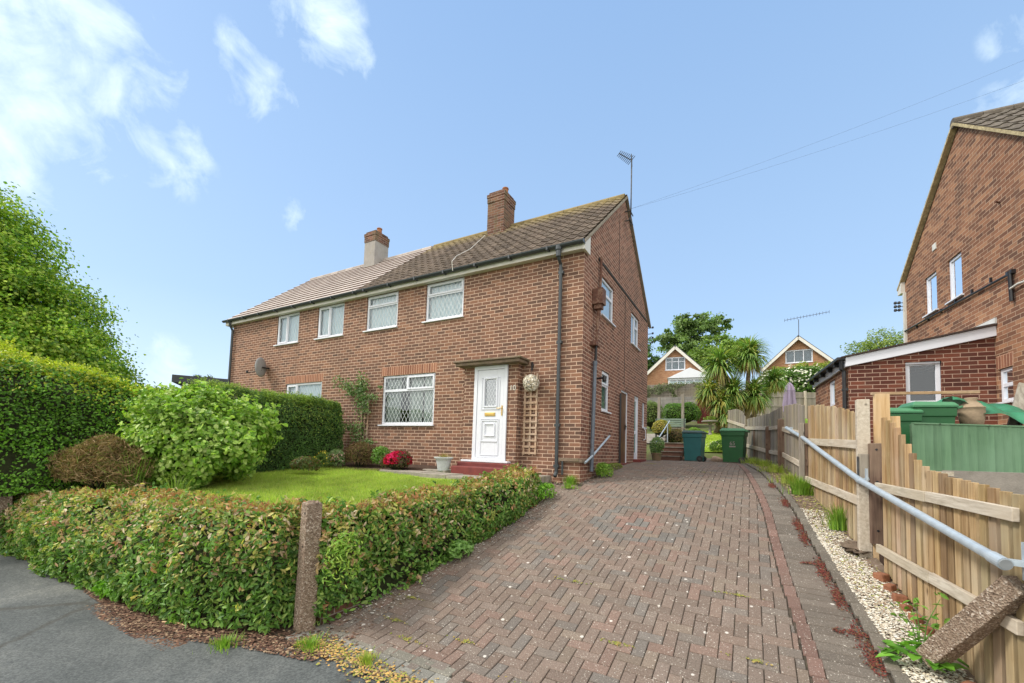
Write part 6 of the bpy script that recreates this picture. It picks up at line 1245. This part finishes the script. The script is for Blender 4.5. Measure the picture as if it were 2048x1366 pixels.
bush('garden_shrub', 'pale feathery shrub at the far left of the back garden by the house edge', 'shrub', (-1.3, 13.6, 2.0), (.6, .5, .75), 2600, [(.20, .30, .06), (.27, .36, .09), (.13, .22, .05)], .09, .02, 42, .2)
bush('garden_shrub', 'bright yellow shrub beside the garden steps', 'shrub', (-.18, 9.9, 1.12), (.42, .4, .36), 2200, [(.55, .42, .08), (.45, .40, .10), (.62, .50, .18), (.2, .28, .05)], .06, .03, 43, .2)
bush('garden_shrub', 'reddish-brown shrub behind the step handrail', 'shrub', (.30, 10.2, .78), (.42, .35, .34), 1800, [(.18, .09, .05), (.24, .14, .07), (.12, .14, .05)], .05, .02, 44, .2)
bush('garden_shrub', 'low fresh green plant on the lawn edge behind the table legs', 'shrub', (.85, 12.0, 1.15), (.3, .25, .2), 900, GR, .06, .02, 45, .2, stems=False)
bush('garden_shrub', 'flowering ground plants behind the gap between the bins', 'plant', (2.0, 9.25, .42), (.4, .25, .28), 1600, [(.14, .28, .05), (.20, .36, .07), (.10, .2, .04)], .06, .022, 46, .25, stems=False, flowers=(60, [(.7, .65, .5), (.6, .4, .6)], .03, .03))
bush('garden_shrub', 'lavender-tinted heather clump by the steps', 'plant', (.72, 9.05, .22), (.25, .2, .16), 900, [(.28, .22, .30), (.2, .24, .12), (.34, .28, .38)], .04, .01, 47, .2, stems=False)
# palms
def cordyline(label, x, y, heads, seed):
    heads = [(a, b, c, r * .88, e) for a, b, c, r, e in heads]
    t = thing('cabbage_palm', label, 'palm tree', (x, y, gz(y))); z0 = gz(y)
    for i, (hx, hy, hz, r, yel) in enumerate(heads):
        m = MB(); p = Vector((hx - x, hy - y, hz - z0 - r * .2)); b = Vector((.12 * math.sin(i * 2.1), .1 * math.cos(i * 1.7), 0)); mid = b.lerp(p, .55) + Vector((-.12 * p.x, 0, 0)); m.tube([b, b.lerp(mid, .5), mid, mid.lerp(p, .6), p], [.12, .105, .095, .08, .075], 10)
        tr = m.build('trunk', M_['bark_cord'], t)
        V = []; F = []; C = []; n = int(620 * r)
        for k in range(n):
            a = rng.uniform(0, 6.283); el = rng.uniform(-.9, 1.45) if k % 5 else rng.uniform(.9, 1.5); L = r * rng.uniform(1.0, 1.35); w_ = .036 * rng.uniform(.8, 1.2)
            d = np.array([math.cos(a) * math.cos(el), math.sin(a) * math.cos(el), math.sin(el)]); s = np.array([-math.sin(a), math.cos(a), 0]); q = np.array([p.x, p.y, p.z]) + d * .06; o = len(V)
            c = np.array([(.19, .32, .08), (.26, .40, .10), (.14, .25, .07), (.42, .44, .14)][rng.integers(4)]) if el > -.35 else np.array([(.42, .34, .12), (.36, .25, .10), (.26, .28, .08)][rng.integers(3)]); c = c * rng.uniform(.8, 1.25)
            if yel and rng.uniform() < .4: c = np.array((.40, .36, .09)) * rng.uniform(.8, 1.2)
            for j in range(6):
                tt = j / 5; wd = w_ * (1 - tt ** 2 * .92) * (.6 + .4 * min(1, tt * 4)); V += [tuple(q - s * wd), tuple(q + s * wd)]; C += [tuple(c)] * 2
                if j < 5: F.append((o + 2 * j, o + 2 * j + 1, o + 2 * j + 3, o + 2 * j + 2))
                d = d + np.array([0, 0, -.44 * (.35 + tt)]); d /= np.linalg.norm(d); q = q + d * L / 5
        mb = MB(); mb.v = V; mb.f = F; mb.c = C; mb.build('leaf_head', M_['leaf'], tr)
    return t
cordyline('multi-headed cabbage palm with tall twin trunks rising above the picket fence', 2.75, 13.4, [(1.78, 12.9, 4.3, .98, 0), (2.95, 13.5, 4.75, .98, 0), (3.15, 13.5, 2.95, .85, 0), (2.35, 13.0, 3.0, .85, 0), (3.95, 13.9, 3.6, .62, 0)], 1)
cordyline('smaller yellowing cabbage palm in front of the red shed', 1.75, 12.9, [(1.38, 12.6, 3.0, .72, 1), (1.85, 12.6, 2.5, .72, 1), (2.1, 12.5, 1.95, .6, 0)], 2)
# shed, walls, fences at the back
sh = thing('garden_shed', 'dark red boarded shed partly hidden behind the cabbage palm', 'shed', (.55, 16.0, 1.75))
m = MB()
for i in range(14): m.box(.0 + .11 * i, .108 + .11 * i, -.012 * (i % 2), .02, 0, 1.35, (rng.uniform(.8, 1.15),) * 3)
m.build('boards', M_['shed'], sh); m = MB(); m.box(.0, 1.54, .03, 1.3, 0, 1.33); m.build('wall', M_['shed'], sh); m = MB(); m.box(-.06, 1.6, -.06, 1.36, 1.36, 1.40); m.build('roof', M_['slate'], sh)
bw_ = thing('garden_wall', 'grey stained block retaining wall across the back garden', 'wall', (-8, 17.2, 1.5), math.radians(3))
m = MB(); m.box(0, 10.1, 0, .25, -.3, 1.92); m.build('masonry', brick('grey_block', [(0, (.16, .155, .14)), (.5, (.26, .25, .23)), (1, (.36, .34, .31))], (.2, .19, .17), (.14, .13, .12), stain=(.09, .09, .075), st_amt=.7, bw=.45, bh=.22), bw_)
tf = thing('trellis_fence', 'weathered open trellis fence with climbers on top of the grey wall', 'fence', (-8, 17.3, 3.42), math.radians(3)); m = MB()
for i in range(68): m.box(.15 * i, .15 * i + .02, 0, .015, 0, .80)
for j in range(6): m.box(0, 10.1, -.015, -.001, .02 + .145 * j, .04 + .145 * j)
m.build('lattice', M_['wood_grey'], tf); m = MB()
for i in range(5): m.box(2.4 * i, 2.4 * i + .09, -.03, .06, -.4, .86)
m.build('posts', M_['wood_grey'], tf); m = MB(); m.box(0, 10.1, .05, .08, 0, .78); m.build('backing_boards', M_['wood_grey'], tf)
P = np.stack([rng.uniform(5.2, 10, 2600), rng.normal(-.06, .05, 2600), rng.uniform(.0, .85, 2600)], 1); P = P[fnoise(P, 3, 4) > .05]; leaves('climber', M_['leaf'], P, np.tile([0, -1.0, .2], (len(P), 1)), .08, .05, pick([(.14, .2, .08), (.3, .32, .2), (.1, .15, .06)], len(P)), tf)
def close_board(label, A, B, z, h, nb):
    A = Vector(A); B = Vector(B); d = B - A; L = d.length; t = thing('panel_fence', label, 'fence', (A.x, A.y, z), math.atan2(d.y, d.x)); m = MB(); x = 0
    while x < L: c = rng.uniform(.8, 1.15); m.box(x, x + .10, -.006 * rng.uniform(.2, 1.6), .012, 0, h, (c, c, c)); x += .103
    m.build('boards', M_['wood_grey'], t); m = MB()
    for zz in (h * .18, h * .5, h * .82): m.box(0, L, -.045, -.013, zz - .035, zz + .035)
    m.build('rails', M_['wood_grey'], t); k = 0
    while k < L: m = MB(); m.box(k - .05, k + .05, -.09, .02, -.2, h + .07); m.build('post', M_['wood_fresh_x'], t); k += nb
close_board('grey close-board fence at the back right behind the cabbage palm and parasol', (1.2, 19.6), (9.5, 24.0), 2.3, 1.75, 2.6)
pu = thing('garden_parasol', 'closed lilac parasol standing in the neighbouring back garden', 'parasol', (4.62, 15.7, gz(15.7)))
m = MB(); m.tube([(0, 0, 0), (0, 0, 2.1)], .022, 8); m.build('pole', M_['steel_dark'], pu)
m = MB(); n = 28; pr__ = [(.27, .55), (.26, .8), (.21, 1.2), (.19, 1.5), (.20, 1.56), (.13, 1.80), (.06, 1.92), (.01, 1.95)]
for r, z in pr__:
    for k in range(n): a = 2 * math.pi * k / n; q = r * (1 + .22 * math.sin(a * 7)); m.v.append((q * math.cos(a), q * math.sin(a), z)); m.c.append((1, 1, 1))
m.f = [(i * n + k, i * n + (k + 1) % n, (i + 1) * n + (k + 1) % n, (i + 1) * n + k) for i in range(len(pr__) - 1) for k in range(n)]; m.build('canopy', M_['fabric_lilac'], pu)
tall = bush('flowering_shrub', 'wide green shrub with white blossom behind the back fence, below the right gable', 'shrub', (5.9, 26.6, 4.95), (3.0, 1.3, 1.45), 15000, [(.10, .22, .03), (.16, .30, .04), (.07, .15, .03)], .13, .06, 51, .14, flowers=(900, [(.7, .7, .6), (.6, .62, .5)], .14, .12))
bush('feathery_shrub', 'yellow-green feathery shrub tops just below the right-hand gable window', 'shrub', (6.6, 27.8, 5.5), (3.0, 1.2, 1.3), 9000, [(.30, .38, .06), (.38, .42, .08), (.22, .32, .05)], .16, .05, 52, .25)
bush('feathery_shrub', 'pale green bushy tree top showing above the extension roof', 'shrub', (11.3, 31.0, 7.2), (2.3, 1.6, 2.0), 8000, [(.24, .34, .07), (.32, .40, .10), (.18, .27, .06)], .16, .07, 53, .35, shell=.25, core=.5)

# --- houses beyond
def far_house(label, x, y, z, w_, pitch, win, rz, vergec, cons=False, tile='slate'):
    h = thing('chalet_house', label, 'house', (x, y, z), rz); hw = w_ / 2; eh = win['eave']; ap = eh + hw * pitch
    m = MB(); a0, a1, z0, z1 = win['rect']; wall_plane(m, 1, 0, -hw, hw, -3, eh, [r for r in [win.get('r2')] if r], .1)
    m2 = MB(); n_ = 12
    # gable triangle split around the window
    def topz(xx): return eh + (hw - abs(xx)) * pitch
    xs_ = sorted(set([-hw, a0, a1, 0, hw]))
    for i in range(len(xs_) - 1):
        xa, xb = xs_[i], xs_[i + 1]
        if xa >= a0 - 1e-6 and xb <= a1 + 1e-6: m.add([(xa, 0, eh), (xb, 0, eh), (xb, 0, z0), (xa, 0, z0)], [(0, 1, 2, 3)]); m.add([(xa, 0, z1), (xb, 0, z1), (xb, 0, topz(xb)), (xa, 0, topz(xa))], [(0, 1, 2, 3)])
        else: m.add([(xa, 0, eh), (xb, 0, eh), (xb, 0, topz(xb)), (xa, 0, topz(xa))], [(0, 1, 2, 3)])
    m.add([(-hw, 0, -3), (-hw, 9, -3), (-hw, 9, eh), (-hw, 0, eh)], [(0, 1, 2, 3)]).add([(hw, 0, -3), (hw, 9, -3), (hw, 9, eh), (hw, 0, eh)], [(0, 1, 2, 3)]); m.build('wall', M_['brick_far'], h)
    m = MB(); e = .35
    for s_ in (-1, 1):
        for k, t in ((0, 0), (1, .10)): pass
        p = [(s_ * (hw + e), eh - e * pitch), (0, ap)]
        m.add([(p[0][0], -.45, p[0][1] + .02), (0, -.45, ap + .02), (0, 9.3, ap + .02), (p[0][0], 9.3, p[0][1] + .02), (p[0][0], -.45, p[0][1] + .14), (0, -.45, ap + .14), (0, 9.3, ap + .14), (p[0][0], 9.3, p[0][1] + .14)], [(0, 3, 2, 1), (4, 5, 6, 7), (0, 1, 5, 4), (1, 2, 6, 5), (2, 3, 7, 6), (3, 0, 4, 7)])
    m.build('roof', M_[tile], h); m = MB()
    for s_ in (-1, 1): m.bar((s_ * (hw + e), -.43, eh - e * pitch - .12), (0, -.43, ap - .12), .05, .26, (0, 0, 1))
    m.build('bargeboard', M_['upvc_warm'], h)
    window(h, 1, 0, a0, a1, z0, z1, -1, bars=win['bars'], lead=False, curtain='dim', fw_=.10)
    m = MB(); m.box(-hw + .1, hw - .1, 1.2, 1.3, -2, eh); m.build('inner_wall', M_['dark_in'], h)
    if cons:
        c = MB(); cx0, cx1 = -.5, 3.1; b0 = .4;  c.box(cx0, cx1, -2.6, -2.5, -3, -.3 + b0)
        for i in range(6): xx = cx0 + (cx1 - cx0) * i / 5; c.box(xx - .05, xx + .05, -2.62, -2.52, -.3 + b0, 1.05)
        c.box(cx0 - .05, cx1 + .05, -2.64, -2.5, 1.05, 1.22).box(cx0, cx1, -2.62, -2.52, .62, .68)
        co = c.build('conservatory', M_['upvc'], h); co.location.z = -.95
        c = MB(); mx_ = (cx0 + cx1) / 2; c.add([(cx0 - .15, -2.8, 1.22), (cx1 + .15, -2.8, 1.22), (mx_, -2.8, 2.15), (cx0 - .15, -.02, 1.22), (cx1 + .15, -.02, 1.22), (mx_, -.02, 2.15)], [(0, 1, 2), (0, 2, 5, 3), (1, 4, 5, 2)]); c.build('conservatory_roof', M_['upvc'], co)
        c = MB(); c.box(cx0, cx1, -2.58, -2.56, -.2, 1.05); c.build('pane', M_['glass'], co); c = MB(); c.box(cx0, cx1, -2.3, -2.28, -.3, 1.0); c.build('blind', M_['blind'], co)
    return h
far_house('tan brick chalet house with white conservatory beyond the grey wall, left of the palm', -3.55, 36.0, 7.0, 5.6, .97, dict(eave=1.15, rect=(-.90, .95, 1.55, 2.85), bars=[('v', -.28, 1.65, 2.75), ('v', .33, 1.65, 2.75), ('h', 2.40)]), math.radians(8), None, True)
far_house('tan brick chalet house gable with dark verge beyond the flowering shrub, right of the palm', 7.15, 41.8, 8.2, 5.6, .98, dict(eave=1.25, rect=(-1.10, 1.15, 1.45, 2.75), bars=[('v', -.35, 1.55, 2.65), ('v', .40, 1.55, 2.65)]), math.radians(-5), None)
fa = thing('tv_aerial', 'long spiky TV aerial on the ridge of the distant right-hand gable', 'aerial', (7.15, 41.4, 12.3)); m = MB(); m.tube([(0, 0, 0), (0, 0, 1.6)], .03, 6); m.build('mast', M_['steel_dark'], fa)
m = MB(); m.tube([(-1.2, -.5, 1.5), (2.6, 1.1, 2.35)], .022, 5)
for t in np.linspace(0, 1, 15): c = Vector((-1.2, -.5, 1.5)).lerp(Vector((2.6, 1.1, 2.35)), t); m.tube([c + Vector((.0, .0, -.16)), c + Vector((.0, .0, .16))], .014, 4)
m.build('antenna', M_['steel_dark'], fa)

# --- trees
def tree(name, label, loc, h, crowns, n, pal, L, W, seed, trunk_r=.25, shell=.3, lump=.25, limbs=True, group=None, core=0):
    t = thing(name, label, 'tree', loc, 0, group); m = MB(); top = max(c[2] for c in crowns) * .85; m.tube([(0, 0, -1), (.05, 0, h * .3), (0, .05, h * .6), (0, 0, top)], [trunk_r, trunk_r * .8, trunk_r * .5, trunk_r * .15], 8)
    for i, (cx, cy, cz, rx, ry, rz_) in enumerate(crowns):
        for k in range(3):
            a = rng.uniform(0, 6.28); e = (cx + rx * .6 * math.cos(a), cy + ry * .6 * math.sin(a), cz + rz_ * rng.uniform(-.2, .5)); s0 = min(cz * .6, top * .8); m.tube([(0, 0, s0), ((cx) * .5, cy * .5, (s0 + cz) / 2), e], [trunk_r * .35, trunk_r * .2, .02], 5)
    m.build('trunk', M_['bark'], t); Ps = []; Ns = []; Ts = []; vol = [c[3] * c[4] * c[5] for c in crowns]
    for c, v in zip(crowns, vol):
        k = int(n * v ** .67 / sum(x ** .67 for x in vol)); nc = max(8, int(k / 70)); d = unit(rng.normal(size=(nc, 3))); rr = 1 - np.abs(rng.normal(0, shell, nc)); cc = np.array(c[:3]) + d * np.array(c[3:]) * rr[:, None]
        sz = np.mean(c[3:]) * .12 * rng.uniform(.6, 1.5, nc); idx = rng.integers(nc, size=k); Ps.append(cc[idx] + rng.normal(size=(k, 3)) * sz[idx][:, None] * [1, 1, .55]); Ns.append(d[idx]); Ts.append(rng.uniform(.62, 1.25, nc)[idx])
    P = np.concatenate(Ps); Nn = np.concatenate(Ns); C = pick(pal, len(P)) * np.concatenate(Ts)[:, None]; leaves('crown', M_['leaf'], P, Nn, L, W, C, t, .5, .1, .8)
    return t
YG2 = [(.16, .30, .025), (.22, .38, .03), (.12, .24, .02), (.28, .42, .04), (.32, .42, .07)]
tree('lime_tree', 'large bright green deciduous tree filling the left edge behind the privet hedge', (-33.3, -4.2, -1), 13, [(0, 0, 10.8, 4.6, 4.2, 3.5), (1.2, 2.0, 7.4, 4.6, 4.0, 3.0), (3.4, 3.0, 4.9, 4.2, 3.3, 2.3), (-3, -2.5, 8, 5, 5, 5.5), (5.6, 4.0, 3.4, 3.0, 2.6, 1.9)], 190000, [(.20, .38, .03), (.30, .48, .04), (.13, .27, .025), (.38, .52, .05), (.44, .56, .09)], .17, .12, 61, .26, .26)
tree('oak_tree', 'distant oak with open ragged crown rising behind the left chalet house', (-4.2, 55, 9), 12, [(0, 0, 9.4, 3.0, 2.6, 2.5), (-3.0, 0, 7.8, 2.4, 2, 1.6), (2.8, .5, 8.6, 2.4, 2, 1.8), (-.5, 0, 6.4, 3.4, 2.4, 1.8)], 11000, [(.20, .32, .10), (.26, .38, .12), (.15, .24, .08)], .36, .22, 62, .25, .35)
tree('ash_tree', 'lighter green tree behind the left chalet roof, right of the oak', (-.4, 47, 7), 7, [(0, 0, 5.2, 3.0, 2.2, 2.2), (2.4, .5, 5.3, 1.8, 1.5, 1.6), (-2, 0, 4.6, 1.8, 1.5, 1.5)], 9500, [(.20, .32, .06), (.26, .38, .08), (.15, .25, .05)], .30, .18, 63, .2, .25)
tree('ash_tree', 'dark green tree just showing past the house gable edge, left of the oak', (-8.6, 46, 6), 7, [(0, 0, 6.4, 2.0, 2, 2.4), (1.6, 0, 4.6, 1.8, 1.6, 1.6)], 6000, [(.09, .18, .05), (.14, .25, .06)], .30, .18, 64, .2, .3)
# far-left neighbour: flat-roofed building and small conifer
gb = thing('flat_roofed_building', 'dark flat-roofed building edge showing above the hedges at left', 'building', (-23.4, 2.2, 0), math.radians(55))
m = MB(); m.box(.35, 5.2, .4, 4, -1, 3.05); m.build('wall', M_['render'], gb); m = MB(); m.box(0, 5.6, 0, 4.4, 3.06, 3.45); m.build('roof', plain('charcoal_fascia', (.06, .065, .07), (.045, .05, .055), 3, .7), gb)
tree('conifer_tree', 'small dark spiky tree top behind the flat-roofed building', (-36.4, 9.4, -1), 6, [(0, 0, 5.6, .9, .9, 1.0)], 900, [(.10, .13, .07), (.14, .17, .09)], .5, .08, 65, .12, .3)
# overhead wires from the gable top
wr = MB(); P0 = Vector((.12, 3.1, 6.75))
for (ex, ey, ez) in ((10.37, 7.86, 11.18), (10.10, 7.32, 10.20)):
    E_ = Vector((ex, ey, ez)); wr.tube([P0.lerp(E_, t) + Vector((0, 0, -1.1 * 4 * t * (1 - t) * .12)) for t in np.linspace(0, 1, 14)], .0018, 4)
ow = wr.build('overhead_wire', M_['steel_dark'], tag_=('pair of thin overhead phone wires rising to the top right from the gable', 'wire'))
